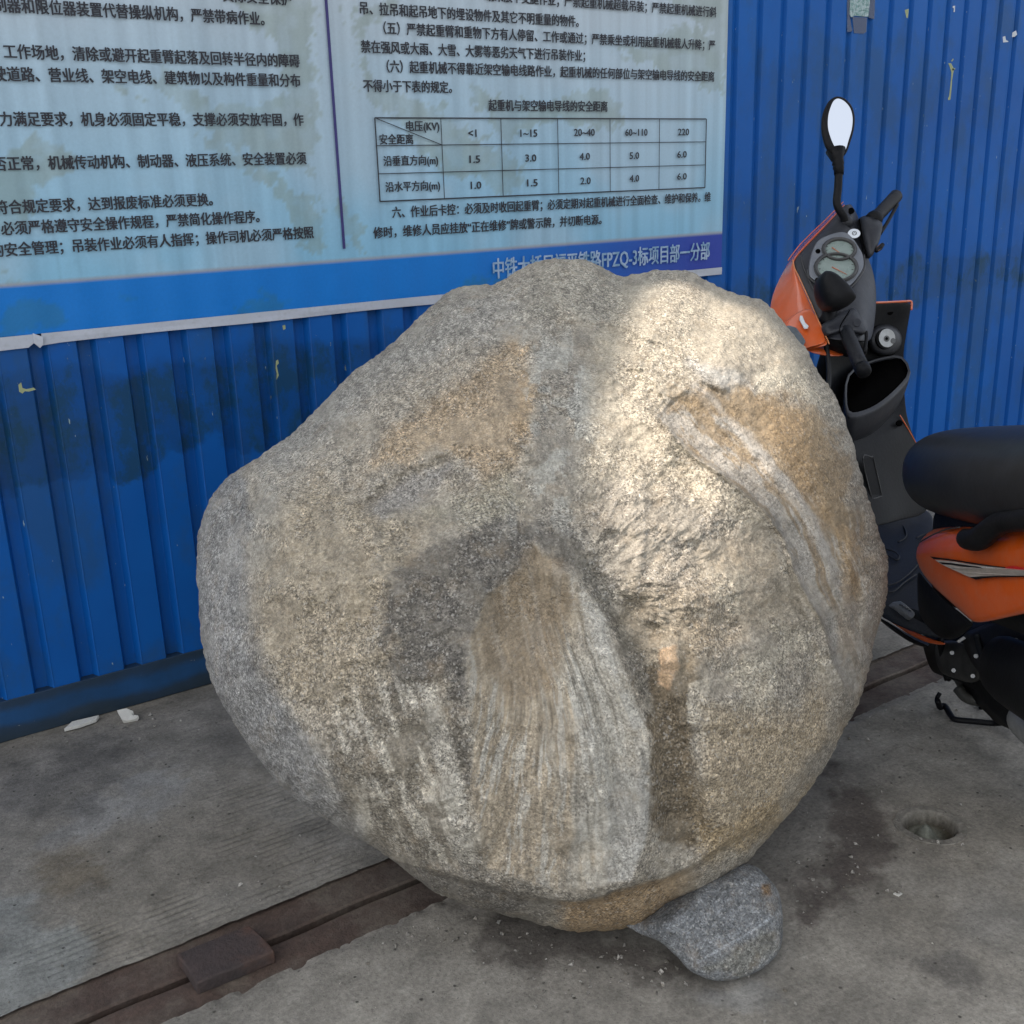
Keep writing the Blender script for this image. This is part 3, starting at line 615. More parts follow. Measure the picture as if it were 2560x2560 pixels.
def rock():
    NT, NF, NBK = 1180, 330, 70
    th = np.linspace(0, 2*np.pi, NT, endpoint=False)
    OP = smoothloop(OUT, 1600) - QC; oa = np.arctan2(OP[:, 1], OP[:, 0]); orr = np.hypot(OP[:, 0], OP[:, 1]); ix = np.argsort(oa)
    RT = np.interp(th, oa[ix], orr[ix], period=2*np.pi)
    phf = np.concatenate([np.linspace(0.002, .52, 60, endpoint=False), np.linspace(.52, np.pi/2, NF-60)]); tf = np.sin(phf)
    phb = np.linspace(np.pi/2, np.pi-.02, NBK+1)[1:]; tb = np.sin(phb)
    t = np.concatenate([tf, tb])[:, None]; back = np.concatenate([np.zeros(NF), np.ones(NBK)])[:, None]
    T = t*np.ones((1, NT)); TH = th[None, :]*np.ones_like(t)
    rr = RT[None, :]*(1+.0085*fbm(TH*40/6.283*2, T*9+back*3, o=5, g=.6)+.002*vnoise(TH*90, T*40))
    rr = np.where(T > .3, rr, RT[None, :])
    QX = QC[0] + T*rr*np.cos(TH); QY = QC[1] + T*rr*np.sin(TH)
    plane = 2.20 - .445*(QY-488)/1269. + .05*(QX-1040)/650.
    cosf = np.sqrt(np.clip(1-T**2.3, 0, 1)); cosb = np.sqrt(np.clip(1-T**2, 0, 1))
    # ---- relief, in metres, towards the viewer
    x, y = QX, QY; h = np.zeros_like(x)
    wx = x + 9*fbm(x/70, y/70, o=3); wy = y + 9*fbm(x/70+9, y/70, o=3)
    h += .024*fbm(x/210+3, y/210, o=3) + .0095*fbm(x/60, y/60+5, o=3) + .0042*fbm(x/22, y/22, o=3) + .0017*fbm(x/8, y/8, o=3)
    h -= .017*np.abs(vnoise(wx/120+3.3, wy/120+1.2)) + .009*np.abs(vnoise(wx/62+7, wy/48)) + .0042*np.abs(fbm(x/27, y/21+4, o=2))
    # left flank falls away beyond its edge
    d, s, _ = sline(wx, wy, [(500,880),(525,930),(545,1080),(500,1120),(470,1200),(540,1360),(625,1480),(720,1610),(800,1690)])
    left = np.where(s > 0, d, -d)      # positive on the flank
    h -= .060*sstep(0, 130, left) + .012*sstep(-6, 12, left); h += .014*np.exp(-(left/45)**2)
    # central scoop
    scoop = [(1006,1024),(985,1065),(955,1095),(917,1128),(893,1190),(883,1250),(885,1330),(893,1400),(886,1480),(896,1560),(915,1640),(1050,1678),(1200,1665),(1220,1590),(1230,1463),(1218,1350),(1163,1237),(1130,1135),(1085,1090),(1045,1052)]
    ds = sd(wx, wy, scoop)
    h = h*(1-.45*sstep(4, -12, ds)); wsc = sstep(2, -70, ds); shp = sstep(3, -14, ds)
    h -= .034*wsc + .010*shp
    al = x - (y-1040)*.11
    al = x - 1003 - 62*sstep(1040, 1420, y) ; fan = al/np.maximum(165, (y-900)*.44) + .06*fbm(x/90, y/130, o=3)
    st = fbm(fan*15, y/170., o=4, g=.6)*.9 + fbm(fan*44, y/80., o=2)*.45
    h += .0036*st*sstep(0, -25, ds)
    # rib running down the scoop
    d, s, _ = sline(wx, wy, [(1003,1060),(1035,1180),(1070,1300),(1120,1440),(1140,1600)]); h += .016*np.exp(-(d/34)**2)
    d, s, _ = sline(wx, wy, [(1075,1090),(1150,1250),(1205,1400),(1212,1640)]); h += .018*np.exp(-(d/30)**2)*1.0
    # band right of the scoop, set back, then the right face steps out
    d, s, _ = sline(wx, wy, [(1120,1050),(1200,1230),(1250,1380),(1265,1500),(1290,1600)]); h -= .030*np.exp(-(d/46)**2)*sstep(1000, 1180, y)
    d, s, _ = sline(wx, wy, [(1240,1260),(1270,1350),(1300,1420),(1318,1490),(1330,1560),(1345,1600)]); rt = np.where(s < 0, d, -d)
    fade = sstep(1230, 1330, y)*sstep(1640, 1570, y); h += fade*(.018*sstep(-4, 14, rt)*np.exp(-(np.maximum(rt, 0)/220)**2))
    # upper right hollow, sharp along its lower-left rim
    rim = [(1235,790),(1262,812),(1300,852),(1340,880),(1390,915),(1440,965),(1478,1010),(1500,1080),(1545,1170),(1590,1290)]
    hollow = rim + [(1625,1300),(1640,1150),(1622,1010),(1600,900),(1565,805),(1530,755),(1470,728),(1440,740),(1400,722),(1365,735),(1330,715),(1280,738),(1262,762)]
    dh = sd(wx, wy, hollow); d, s, par = sline(wx, wy, rim)
    ins = sstep(2, -10, dh)
    h = h*(1-.62*sstep(6, -14, dh))
    h -= ins*.036*np.exp(-((d-4)/110)**2)*sstep(.0, .22, par+.08) + .010*sstep(8, -90, dh)
    h += .026*np.exp(-(d/30)**2)*(s > 0) + .012*np.exp(-(d/5)**2)*(s > 0)
    # grooves in the hollow
    gx = d*(1+.75*par) + 5*fbm(x/80, y/80+3, o=4); gy = par*6
    h += ins*(.0080*np.exp(-((gx-100)/18)**2) - .0050*np.exp(-((gx-132)/26)**2) + .005*np.exp(-((gx-50)/13)**2) - .004*np.exp(-((gx-74)/12)**2) + .0042*fbm(gx/9, gy*.8, o=4, g=.6))*sstep(0, .08, par)
    for ln, am, wd in (([(1600,900),(1612,1020),(1598,1150),(1600,1260)], .014, 16), ([(1625,960),(1628,1080),(1620,1200)], -.012, 12), ([(1560,980),(1590,1090),(1602,1200),(1590,1300)], -.010, 12)):
        d, s, _ = sline(wx, wy, ln); h += am*np.exp(-(d/wd)**2)
    # shoulder above the hollow
    d, s, _ = sline(wx, wy, [(1300,700),(1380,690),(1440,700),(1500,700),(1560,780)]); h += .018*np.exp(-(d/40)**2)
    d, s, _ = sline(wx, wy, [(1330,690),(1400,720),(1450,745)]); h -= .006*np.exp(-(d/15)**2)
    # crack below the top
    ck = [(1072,608),(1100,606),(1125,617),(1150,619),(1182,625),(1202,639),(1240,647),(1268,650)]
    d, s, cpar = sline(wx, wy, ck); ab = np.where(s < 0, d, -d)
    h += .0085*np.exp(-(np.maximum(ab, 0)/34)**2)*sstep(-7, 4, ab)*sstep(0, .25, cpar)*sstep(1, .7, cpar) - .0012*np.exp(-(d/4)**2)*(.5+.5*vnoise(x/14, y/14)); h -= .004*np.exp(-((ab+9)/14)**2)
    # saddle running down from the top
    d, s, _ = sline(wx, wy, [(1165,500),(1150,560),(1090,640),(1060,760),(1050,860)]); h -= .030*np.exp(-(d/62)**2)*sstep(900, 640, y)
    d, s, _ = sline(wx, wy, [(990,640),(1005,720),(1000,820)]); h += .014*np.exp(-(d/34)**2)
    # dent
    d, s, _ = sline(wx, wy, [(690,962),(740,925),(800,885),(850,868)]); h -= .013*np.exp(-(d/17)**2)*(.4+.6*(s < 0)) ; h += .006*np.exp(-((d-24)/12)**2)*(s < 0)
    d, s, _ = sline(wx, wy, [(640,840),(760,770),(860,720)]); h += .010*np.exp(-(d/60)**2)
    for cx_, cy_, l in ((745,690,22),(766,716,10),(690,745,26),(830,640,18),(668,772,18),(880,600,16)):
        d, s, _ = sline(wx, wy, [(cx_-l, cy_+l*.55), (cx_+l, cy_-l*.55)]); h -= .005*np.exp(-(d/3.5)**2)
    # rough lumpy patch
    rg = sstep(40, -60, sd(wx, wy, [(1080,900),(1200,850),(1290,900),(1360,980),(1350,1100),(1290,1200),(1230,1240),(1150,1150),(1110,1020)]))
    h += rg*(.010*np.maximum(fbm(x/26, y/26, o=4), -.25) + .0035*fbm(x/9, y/7, o=3))
    rg2 = sstep(30, -30, sd(wx, wy, [(1100,620),(1250,660),(1300,740),(1210,800),(1130,760),(1110,680)])); h += rg2*.008*fbm(x/17, y/15, o=4)
    lit_ = sstep(20, -30, sd(wx, wy, [(1160,560),(1300,520),(1450,580),(1530,700),(1500,730),(1330,700),(1180,620)])); h += lit_*.0042*fbm(x/11, y/11, o=4)
    # lumps on the right face
    h += .010*fbm(x/95+4, y/95, o=3)*sstep(1280, 1360, x)*sstep(1000, 1150, y)
    d, s, _ = sline(wx, wy, [(1480,1020),(1505,1150),(1560,1290),(1595,1380)]); h -= .010*np.exp(-(d/7)**2)
    d, s, _ = sline(wx, wy, [(1640,1230),(1600,1290),(1575,1390),(1520,1480),(1440,1560),(1340,1625),(1285,1665)]); rr_ = np.where(s > 0, d, -d)
    # bottom ledge: undercut beneath the line
    led = [(800,1640),(900,1672),(1000,1690),(1100,1697),(1200,1675),(1290,1640),(1360,1600),(1440,1545),(1500,1490),(1560,1400),(1600,1300)]
    d, s, _ = sline(wx, wy, led); un = np.where(s > 0, d, -d)
    h -= .050*sstep(-2, 12, un) ; h += .010*np.exp(-(np.minimum(un, 0)/18)**2)*(un <= 0)
    d, s, _ = sline(wx, wy, [(1265,1610),(1290,1585),(1310,1600),(1318,1640)]); h -= .012*np.exp(-(d/9)**2)
    for cx_, cy_, r_, a_ in ((1268,1250,22,.012),(1268,1205,18,.008),(1318,1270,22,.010),(1205,690,9,.012),(1262,664,12,.009)):
        h += a_*np.exp(-(np.hypot((x-cx_)*1.1, (y-cy_)*.8)/r_)**4)
    edge = (1-np.clip(T, 0, 1)**10)
    df = plane - .42*cosf - h*edge
    db = plane + .40*cosb + .02*fbm(TH*2, T*3, o=3)*cosb
    D = np.where(back > .5, db, df)
    px = QX*1.325; py = QY*1.325
    Rr = np.stack([px-1280., py-1280., np.full_like(px, FOC)], -1) @ MX.T
    V = CAM + Rr*(D/FOC)[..., None]
    # rest on the slab
    V[..., 2] = np.maximum(V[..., 2], .004 + .002*fbm(V[..., 0]*20, V[..., 1]*20, o=2))
    V[..., 1] = np.minimum(V[..., 1], 2.44)
    # ---- mineral colours and stains
    j = 26*fbm(x/55, y/55, o=5, g=.6) + 10*fbm(x/14, y/14, o=4, g=.65)
    C = np.array([.300, .280, .238])*np.ones(x.shape+(1,))
    def pt(poly, c, a, soft=16, jj=1.0):
        nonlocal C
        m = (sstep(soft, -soft, sd(x, y, poly)+j*jj)*a)[..., None]; C = C*(1-m)+np.array(c)*m
    pt([(524,905),(531,1000),(540,1090),(500,1130),(478,1110),(462,1000),(480,930),(500,890)], (.305, .300, .272), .75, 8, .35)
    pt([(330,1000),(400,900),(455,880),(470,971),(466,1087),(494,1224),(541,1326),(630,1463),(706,1593),(815,1689),(800,1760),(600,1620),(430,1450),(320,1200)], (.245, .256, .262), .80, 16, .8)
    pt([(480,860),(860,540),(1000,540),(980,640),(860,660),(740,720),(620,820),(540,900)], (.285, .285, .268), .75, 40)
    pt([(1010,495),(1160,500),(1300,515),(1250,560),(1150,620),(1060,600),(980,600)], (.275, .270, .235), .6, 30)
    pt([(958,643),(1003,665),(1010,800),(979,882),(924,909),(850,860),(760,870),(684,895),(747,793),(815,752),(883,704)], (.355, .275, .180), .68, 20)
    pt([(965,640),(1000,650),(1012,760),(995,840),(955,800),(975,720)], (.37, .27, .16), .5, 14)
    pt([(520,960),(600,900),(700,960),(820,980),(780,1090),(740,1200),(740,1320),(620,1380),(520,1300),(470,1180),(480,1080)], (.310, .268, .195), .58, 34)
    pt([(690,965),(760,905),(850,865),(860,890),(800,950),(720,980)], (.225, .225, .222), .65, 10, .5)
    pt([(790,960),(900,935),(960,880),(990,960),(860,1000)], (.29, .28, .22), .55, 20)
    pt([(740,1066),(788,1039),(856,1012),(958,988),(1075,1005),(1100,1066),(1040,1060),(1010,1030),(993,1066),(924,1121),(890,1224),(885,1330),(885,1480),(862,1420),(850,1290),(788,1299),(760,1350),(738,1258),(745,1155)], (.105, .101, .093), .90, 10, 1.5)
    pt([(1090,1050),(1140,1085),(1180,1180),(1240,1260),(1232,1400),(1205,1330),(1150,1200),(1100,1100)], (.135, .130, .112), .88, 7, 1.1)
    pt([(1010,620),(1100,640),(1120,700),(1080,780),(1100,900),(1030,980),(1000,900),(1015,760)], (.20, .195, .18), .45, 20)
    gp = sstep(.03, .08, fbm(x/48, y/48, o=5)-.02*np.hypot(x-1075, y-760)/60)*sstep(60, -30, sd(x, y, [(1010,650),(1110,650),(1120,900),(1080,980),(990,990)]))
    C = C*(1-.85*gp[..., None])+np.array([.345, .350, .325])*.85*gp[..., None]
    dk = sstep(.05, .16, fbm(x/17+5, y/17, o=4, g=.62))*sstep(30, -20, sd(x, y, [(700,1000),(900,940),(1120,960),(1280,1100),(1340,1300),(1320,1620),(1240,1620),(1210,1350),(1100,1100),(960,1090),(890,1300),(870,1450),(720,1350),(690,1150)])+j)*.42
    C = C*(1-dk[..., None])+np.array([.21, .20, .175])*dk[..., None]
    dk = sstep(.10, .20, fbm(x/13, y/13+9, o=4, g=.65))*.5; C = C*(1-dk[..., None])+C*.55*dk[..., None]
    # scoop colours: tan sand and pale streaks
    ssc = sstep(3, -6, ds)[..., None]; sf = fbm(fan*10, y/190, o=5, g=.62); sf2 = fbm(fan*40+3, y/90, o=3)
    tan = sstep(-.18, .12, -(fan+.02)*1.1+.5*sf); tan = np.maximum(tan, sstep(70, -30, sd(x, y, [(1010,1040),(1060,1060),(1080,1180),(1040,1260),(930,1300),(910,1180),(980,1080)])))
    cs = np.array([.315, .305, .270])*(1-.75*tan[..., None])+np.array([.268, .222, .158])*.75*tan[..., None]
    cs = cs*(1+.50*sf2+.36*sf)[..., None]
    pal = sstep(.0, .20, fbm(fan*21-7, y/110+4, o=5, g=.68)+.10*(fan-.2))[..., None]; cs = cs*(1-.7*pal)+np.array([.43, .43, .40])*.7*pal
    gs = (sstep(1380, 1520, y)*sstep(1120, 1170, x))[..., None]*.5; cs = cs*(1-gs)+np.array([.30, .315, .32])*gs
    C = C*(1-.92*ssc)+cs*.92*ssc
    pt([(1006,1028),(1060,1060),(1085,1130),(1066,1210),(1040,1300),(960,1330),(905,1260),(905,1180),(935,1125),(985,1065)], (.185, .142, .092), .62, 14, .6)
    # pale diagonal scratches bottom left of the scoop
    sx = (x-620)-(y-1300)*.30; sm = sstep(40, -40, sd(x, y, [(600,1360),(700,1290),(780,1280),(870,1330),(900,1640),(760,1640),(640,1520)])+j)*.85
    sc = sstep(-.08, .34, fbm(sx/17, y/62, o=5, g=.62)); C = C*(1-(sm*.75)[..., None])+(np.array([.150, .138, .112])*(1-sc[..., None])+np.array([.45, .435, .38])*sc[..., None])*(sm*.75)[..., None]
    pt([(795,1295),(822,1288),(850,1400),(880,1500),(896,1625),(862,1630),(835,1500),(812,1400)], (.375, .365, .325), .7, 7, .35)
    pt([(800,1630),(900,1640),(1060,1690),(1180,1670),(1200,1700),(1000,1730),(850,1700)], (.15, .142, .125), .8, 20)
    pt([(1220,1260),(1300,1230),(1330,1290),(1300,1400),(1330,1560),(1290,1600),(1240,1600),(1225,1450)], (.135, .112, .078), .90, 9)
    pt([(1190,1080),(1300,1130),(1330,1200),(1300,1280),(1220,1260),(1170,1180)], (.20, .175, .130), .65, 24)
    pt([(1300,1290),(1345,1275),(1330,1330),(1312,1370),(1296,1360)], (.43, .40, .335), .92, 3, .12)
    pt([(1245,1225),(1275,1218),(1280,1260),(1262,1300),(1244,1290)], (.47, .34, .22), .9, 3, .35)
    pt([(1360,1000),(1480,1030),(1500,1180),(1400,1200),(1330,1260),(1290,1150)], (.225, .190, .135), .45, 34)
    sf_ = sstep(.05, .11, fbm(x/60+2, y/60, o=4))*sstep(40, -40, sd(x, y, [(1330,1080),(1500,1060),(1560,1250),(1480,1330),(1340,1380)])); C = C*(1-.55*sf_[..., None])+np.array([.345, .325, .265])*.55*sf_[..., None]
    pt([(1340,1340),(1500,1340),(1590,1260),(1600,1380),(1500,1500),(1400,1590),(1330,1600),(1310,1500)], (.36, .295, .200), .62, 34)
    pt([(1330,1560),(1420,1530),(1520,1450),(1540,1480),(1420,1600),(1340,1620)], (.27, .205, .115), .6, 16)
    # top right, paler cream tone
    pt([(1180,570),(1300,530),(1440,580),(1520,680),(1580,780),(1540,760),(1420,700),(1300,700),(1280,800),(1440,960),(1400,1000),(1200,900),(1100,900),(1120,680)], (.40, .365, .290), .62, 26)
    pt([(1300,680),(1380,690),(1430,740),(1400,760),(1330,720)], (.37, .375, .36), .75, 10, .6)
    pt([(1430,700),(1520,690),(1540,760),(1470,740),(1420,750)], (.46, .43, .35), .7, 10, .6)
    # hollow: brown dust with grey streaks
    dr, _, pr_ = sline(wx, wy, rim); wR = np.exp(-(dr/34)**2)
    hm = (wR*sstep(3, -5, dh) + (1-wR)*sstep(12, -16, dh+j*1.3))[..., None]; hf = fbm(gx/10, gy*1.8, o=5, g=.62)
    hc = np.array([.235, .185, .122])*np.ones_like(C)
    g2_ = sstep(-.10, .30, hf*.9 + .85*np.exp(-((gx-26)/28)**2) + .75*np.exp(-((gx-101)/12)**2) + .30*sstep(.5, .95, pr_) - .30)[..., None]
    hc = hc*(1-.80*g2_)+np.array([.300, .300, .285])*.80*g2_; hc = hc*(1+.24*fbm(gx/5, gy*4, o=3)+.18*hf)[..., None]
    C = C*(1-.96*hm)+hc*.96*hm; re_ = (np.exp(-(dr/6)**2)*sstep(-1, 5, dh)*.5)[..., None]; C = C*(1-re_)+np.array([.46, .43, .37])*re_
    pt([(1262,770),(1300,745),(1335,722),(1420,745),(1500,762),(1560,830),(1600,950),(1590,1010),(1540,950),(1470,870),(1390,810),(1320,780)], (.215, .162, .098), .70, 9)
    pt([(1430,760),(1500,770),(1540,860),(1570,960),(1540,1000),(1480,880)], (.27, .185, .095), .5, 18)
    pt([(1318,730),(1345,738),(1440,850),(1530,960),(1575,1060),(1560,1050),(1500,960),(1420,860)], (.37, .36, .335), .6, 6, .5)
    pt([(1590,1000),(1612,1010),(1608,1200),(1590,1260)], (.24, .165, .085), .6, 10)
    pt([(1560,1150),(1660,1120),(1640,1260),(1560,1440),(1480,1530),(1470,1500),(1560,1400)], (.27, .27, .255), .55, 16)
    # underside strip: tan
    um = (sstep(-3, 6, un)*sstep(1030, 1090, x+j)*sstep(1330, 1270, x+j))[..., None]; C = C*(1-.8*um)+np.array([.27, .19, .105])*.8*um
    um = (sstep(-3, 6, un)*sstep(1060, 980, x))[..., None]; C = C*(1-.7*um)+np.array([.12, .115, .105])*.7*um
    cr, _, _ = sline(wx, wy, ck); C *= (1-.25*np.exp(-(cr/3)**2))[..., None]
    gr_ = fbm(x/6, y/6, o=3); C *= (1+.30*gr_+.22*fbm(x/30, y/30+7, o=4))[..., None]
    C = np.where(back[..., None] > .5, np.array([.25, .245, .22]), C)
    rows = NF+NBK; V = V.reshape(-1, 3); al_ = 1 - .55*sstep(.0, .22, fbm(x/75+11, y/75, o=5, g=.6)) ; al_ = np.where(ds < 0, al_*.62, al_); al_ = al_*(1-.45*hm[..., 0])
    du_ = (1-al_)[..., None]*.22; C = C*(1-du_)+np.array([.30, .285, .24])*du_
    C = np.concatenate([np.clip(C*np.array([1.33, 1.285, 1.225]), .02, .8), np.clip(al_, .15, 1)[..., None]], -1).reshape(-1, 4)
    o = mesh('boulder', V, grid_faces(rows, NT, True)[:, ::-1], M_rock, base=(1.2, 1.5, 0), colors=C)
    tag(o, 'huge rounded grey and tan granite boulder resting on the concrete over the track', 'boulder')
    return V.reshape(rows, NT, 3)[:NF], QX[:NF], QY[:NF]
RV, RQX, RQY = rock()

def cobble():
    out = [(1905,2162),(1880,2185),(1900,2160)]
    O2 = np.array([(1800,2185),(1850,2160),(1893,2168),(1925,2200),(1948,2235),(1956,2290),(1955,2350),(1940,2390),(1900,2425),(1850,2445),(1790,2452),(1730,2430),(1690,2390),(1650,2355),(1590,2330),(1555,2300),(1580,2260),(1650,2225),(1720,2200)], float)
    c = np.array([1790., 2300.]); n = 260; nf = 90
    P2 = smoothloop(O2, 700)-c; oa = np.arctan2(P2[:, 1], P2[:, 0]); r0 = np.hypot(P2[:, 0], P2[:, 1]); ix = np.argsort(oa)
    th = np.linspace(0, 2*np.pi, n, endpoint=False); RT = np.interp(th, oa[ix], r0[ix], period=2*np.pi)
    ph = np.concatenate([np.linspace(.01, np.pi/2, nf), np.linspace(np.pi/2, np.pi-.03, 40)[1:]]); t = np.sin(ph)[:, None]; back = (ph > np.pi/2+1e-6)[:, None]
    rr = RT[None]*(1+.006*fbm(th[None]*8+t*0, t*4+th[None]*0, o=3)); X = c[0]+t*rr*np.cos(th); Y = c[1]+t*rr*np.sin(th)
    T = t*np.ones_like(X)
    pl = 1.80-.13*(Y-2160)/290.
    h = .006*fbm(X/60, Y/60, o=4)+.0022*fbm(X/12, Y/12, o=3)-.010*np.abs(vnoise(X/95+2, Y/80))-.004*np.abs(vnoise(X/38, Y/42))
    d, s, _ = sline(X, Y, [(1750,2420),(1850,2350),(1950,2285)]); h += .003*np.exp(-(d/7)**2); h -= .010*sstep(0, 90, np.where(s > 0, d, -d))
    d, s, _ = sline(X, Y, [(1640,2330),(1700,2300),(1760,2230),(1800,2190)]); h += .012*np.exp(-(d/40)**2); h -= .025*sstep(0, 60, np.where(s < 0, d, -d))
    D = np.where(back, pl+.10*np.sqrt(np.clip(1-T**2, 0, 1)), pl-.062*np.sqrt(np.clip(1-T**2.8, 0, 1))-h*(1-T**8))
    Rr = np.stack([X-1280., Y-1280., np.full_like(X, FOC)], -1) @ MX.T; V = CAM+Rr*(D/FOC)[..., None]
    V[..., 2] = np.maximum(V[..., 2], .003)
    C = np.array([.205, .215, .220])*np.ones(X.shape+(1,)); j = 14*fbm(X/30, Y/30, o=4)
    def pt(poly, c_, a, soft=8):
        nonlocal C
        m = (sstep(soft, -soft, sd(X, Y, poly)+j)*a)[..., None]; C = C*(1-m)+np.array(c_)*m
    d, s, _ = sline(X, Y, [(1745,2405),(1850,2345),(1950,2282)]); m = (np.exp(-(d/4)**2)*.7)[..., None]; C = C*(1-m)+np.array([.40, .43, .45])*m
    pt([(1760,2420),(1850,2440),(1940,2380),(1955,2320),(1900,2330),(1800,2400)], (.21, .20, .16), .6, 14); pt([(1905,2215),(1920,2215),(1922,2235),(1908,2235)], (.30, .17, .06), .7, 8)
    pt([(1560,2300),(1700,2200),(1720,2260),(1660,2340)], (.12, .13, .14), .5, 20)
    C *= (1+.35*fbm((X*.87+Y*.5)/9, (Y*.87-X*.5)/30, o=3))[..., None]
    o = mesh('wedge_stone', V.reshape(-1, 3), grid_faces(len(ph), n, True)[:, ::-1], M_cobble, base=onz(1790, 2380), colors=np.clip(C, .02, .7).reshape(-1, 3))
    tag(o, 'smooth blue-grey stone with a pale vein wedged under the lower right of the boulder', 'stone')
cobble()

def grit():
    r = np.random.RandomState(3); V = []; F = []; n = 0
    spots = [(1000,2330,260,60,70),(1500,2420,420,90,110),(2050,2250,300,250,130),(2325,2070,110,60,40),(300,1800,330,60,60),(700,2250,300,120,50),(2200,1800,160,60,40),(2000,2000,120,200,40),(500,2450,450,80,60)]
    for cx_, cy_, sx, sy, k in spots:
        for i in range(k):
            p = onz(cx_+r.randn()*sx*.5, cy_+r.randn()*sy*.5)
            if 1.405 < p[1] < 1.60 or p[1] > 2.49 or math.hypot(p[0]-HC[0], p[1]-HC[1]) < .055: continue
            q = r.rand()**2.2*.0042+.0011; m_ = r.randn(6, 3)*.25
            B = (np.array([(1,0,0),(0,1,0),(-1,0,0),(0,-1,0),(0,0,.7),(0,0,-.5)])+m_)*q + p + np.array([0, 0, q*.3+.0012])
            V.append(B); F += [tuple(n+a for a in f) for f in ((0,1,4),(1,2,4),(2,3,4),(3,0,4),(1,0,5),(2,1,5),(3,2,5),(0,3,5))]; n += 6
    V = np.concatenate(V); c = r.rand(len(V)//6).repeat(6)[:, None]; C = np.array([.13, .12, .10])*(1-c)+np.array([.42, .40, .36])*c
    o = mesh('grit', V, F, M_cobble, smooth=False, base=(1, 1.2, 0), colors=C); o['kind'] = 'stuff'; o['label'] = 'loose grit and stone crumbs scattered over the concrete'; o['category'] = 'grit'
grit()

# ------------------------------------------------------------------ the scooter
sc = thing('motor_scooter', 'orange and black motor scooter parked behind the boulder, facing the blue wall', 'scooter', (2.05, 1.35, 0))
def dp(y, o=0): return 2.75 - .35*(y-490)/435. + o              # depth of the handlebar plane
def A(x, y, o=0): return at(x, y, dp(y, o))
FW = MX @ np.array([0, 0, 1.])                                    # away from the viewer
HD = np.array([.42, .90, .06]); HD /= np.linalg.norm(HD)          # the way the scooter points
LF = np.array([-.906, .423, 0.])                                  # its left
# dark cover round the instruments
rowsL = [(2112,510),(2092,532),(2064,562),(2030,597),(2003,625),(1981,650),(1986,672),(1995,690),(2012,727),(2030,767),(2048,808),(2067,848)]
rowsR = [(2128,508),(2146,536),(2153,560),(2157,592),(2164,618),(2172,640),(2181,664),(2188,688),(2194,725),(2193,770),(2188,815),(2180,855)]
def cover_rings():
    out = []
    for (lx, ly), (rx, ry) in zip(rowsL, rowsR):
        r = []
        for u in np.linspace(0, 1, 9):
            x = lx+(rx-lx)*u; y = ly+(ry-ly)*u
            o_ = .030*(abs(2*u-.85)**3.0) - .012 + (.10*max(0, u-.78)**1.2 * (1 + (y > 700)*2))
            r.append(A(x, y, o_))
        out.append(r)
    return out
loft('handlebar_cover', cover_rings(), M_plastic, sc, closed=False, sub=2, thick=.004)
oL = [(2110,506),(2088,528),(2058,558),(2022,592),(1996,620),(1972,652),(1958,676),(1950,690),(1931,729),(1921,770),(1925,812),(1950,862)]
cow = []
for (lx, ly), (rx, ry) in zip(oL, rowsL):
    cow.append([A(rx+(lx-rx)*u, ry+(ly-ry)*u+(0), -.002+.085*u**1.6+(0.004 if u == 0 else 0)) for u in np.linspace(0, 1, 6)])
cow.append([A(2072+(1985-2072)*u, 860+(888-860)*u, -.002+.09*u**1.6) for u in np.linspace(0, 1, 6)])
loft('front_cowl', cow, M_orange, sc, closed=False, sub=2, thick=.004)
# pale edge line of the cowl
tube('cowl_trim', smoothpath([A(x+1, y, -.004) for x, y in rowsL[5:]+[(2072,860)]], 30), .0016, worn('trim_orange', (.55, .20, .07), .4, amt=.1), sc, n=6)
tube('cowl_trim', smoothpath([A(x-2, y-1, .002) for x, y in oL[:6]], 30), .0013, M_orange, sc, n=6)
# lower cowl lip and crease
loft('lower_cowl', [[A(2000,868,.05),A(2030,884,.03),A(2080,893,.06),A(2119,889,.09)],[A(2000,850,.05),A(2040,868,.02),A(2085,878,.05),A(2108,876,.09)],[A(1990,835,.10),A(2040,850,.09),A(2080,858,.10),A(2100,868,.12)]], M_orange, sc, closed=False, sub=1, thick=.003)
loft('cowl_crease', [[A(1945,822,-.012+.05),A(1962,800,.022),A(1985,782,.010),A(2012,768,.000),A(2032,768,-.006)],[A(1945,860,.045),A(1975,850,.018),A(2005,838,.008),A(2035,825,.000),A(2056,822,-.006)],[A(1955,900,.05),A(1985,882,.020),A(2010,872,.010),A(2045,862,.000),A(2070,858,-.005)]], M_orange, sc, closed=False, sub=2, thick=.003)
slab('cowl_sticker', [A(2001,789,-.006),A(2006,789,-.006),A(2013,806,-.009),A(2022,815,-.010),A(2019,821,-.010),A(2011,822,-.009),A(2006,812,-.008),A(1999,799,-.006)], FW*.004, M_white, sc, bev=.0005)
slab('turn_signal', [A(1958,818,.0),A(1972,812,-.010),A(1992,818,-.012),A(2005,835,-.012),A(2016,852,-.010),A(2008,868,-.005),A(1990,866,0),A(1970,848,.005)], FW*.02, M_lens, sc, bev=.004, smooth=True)
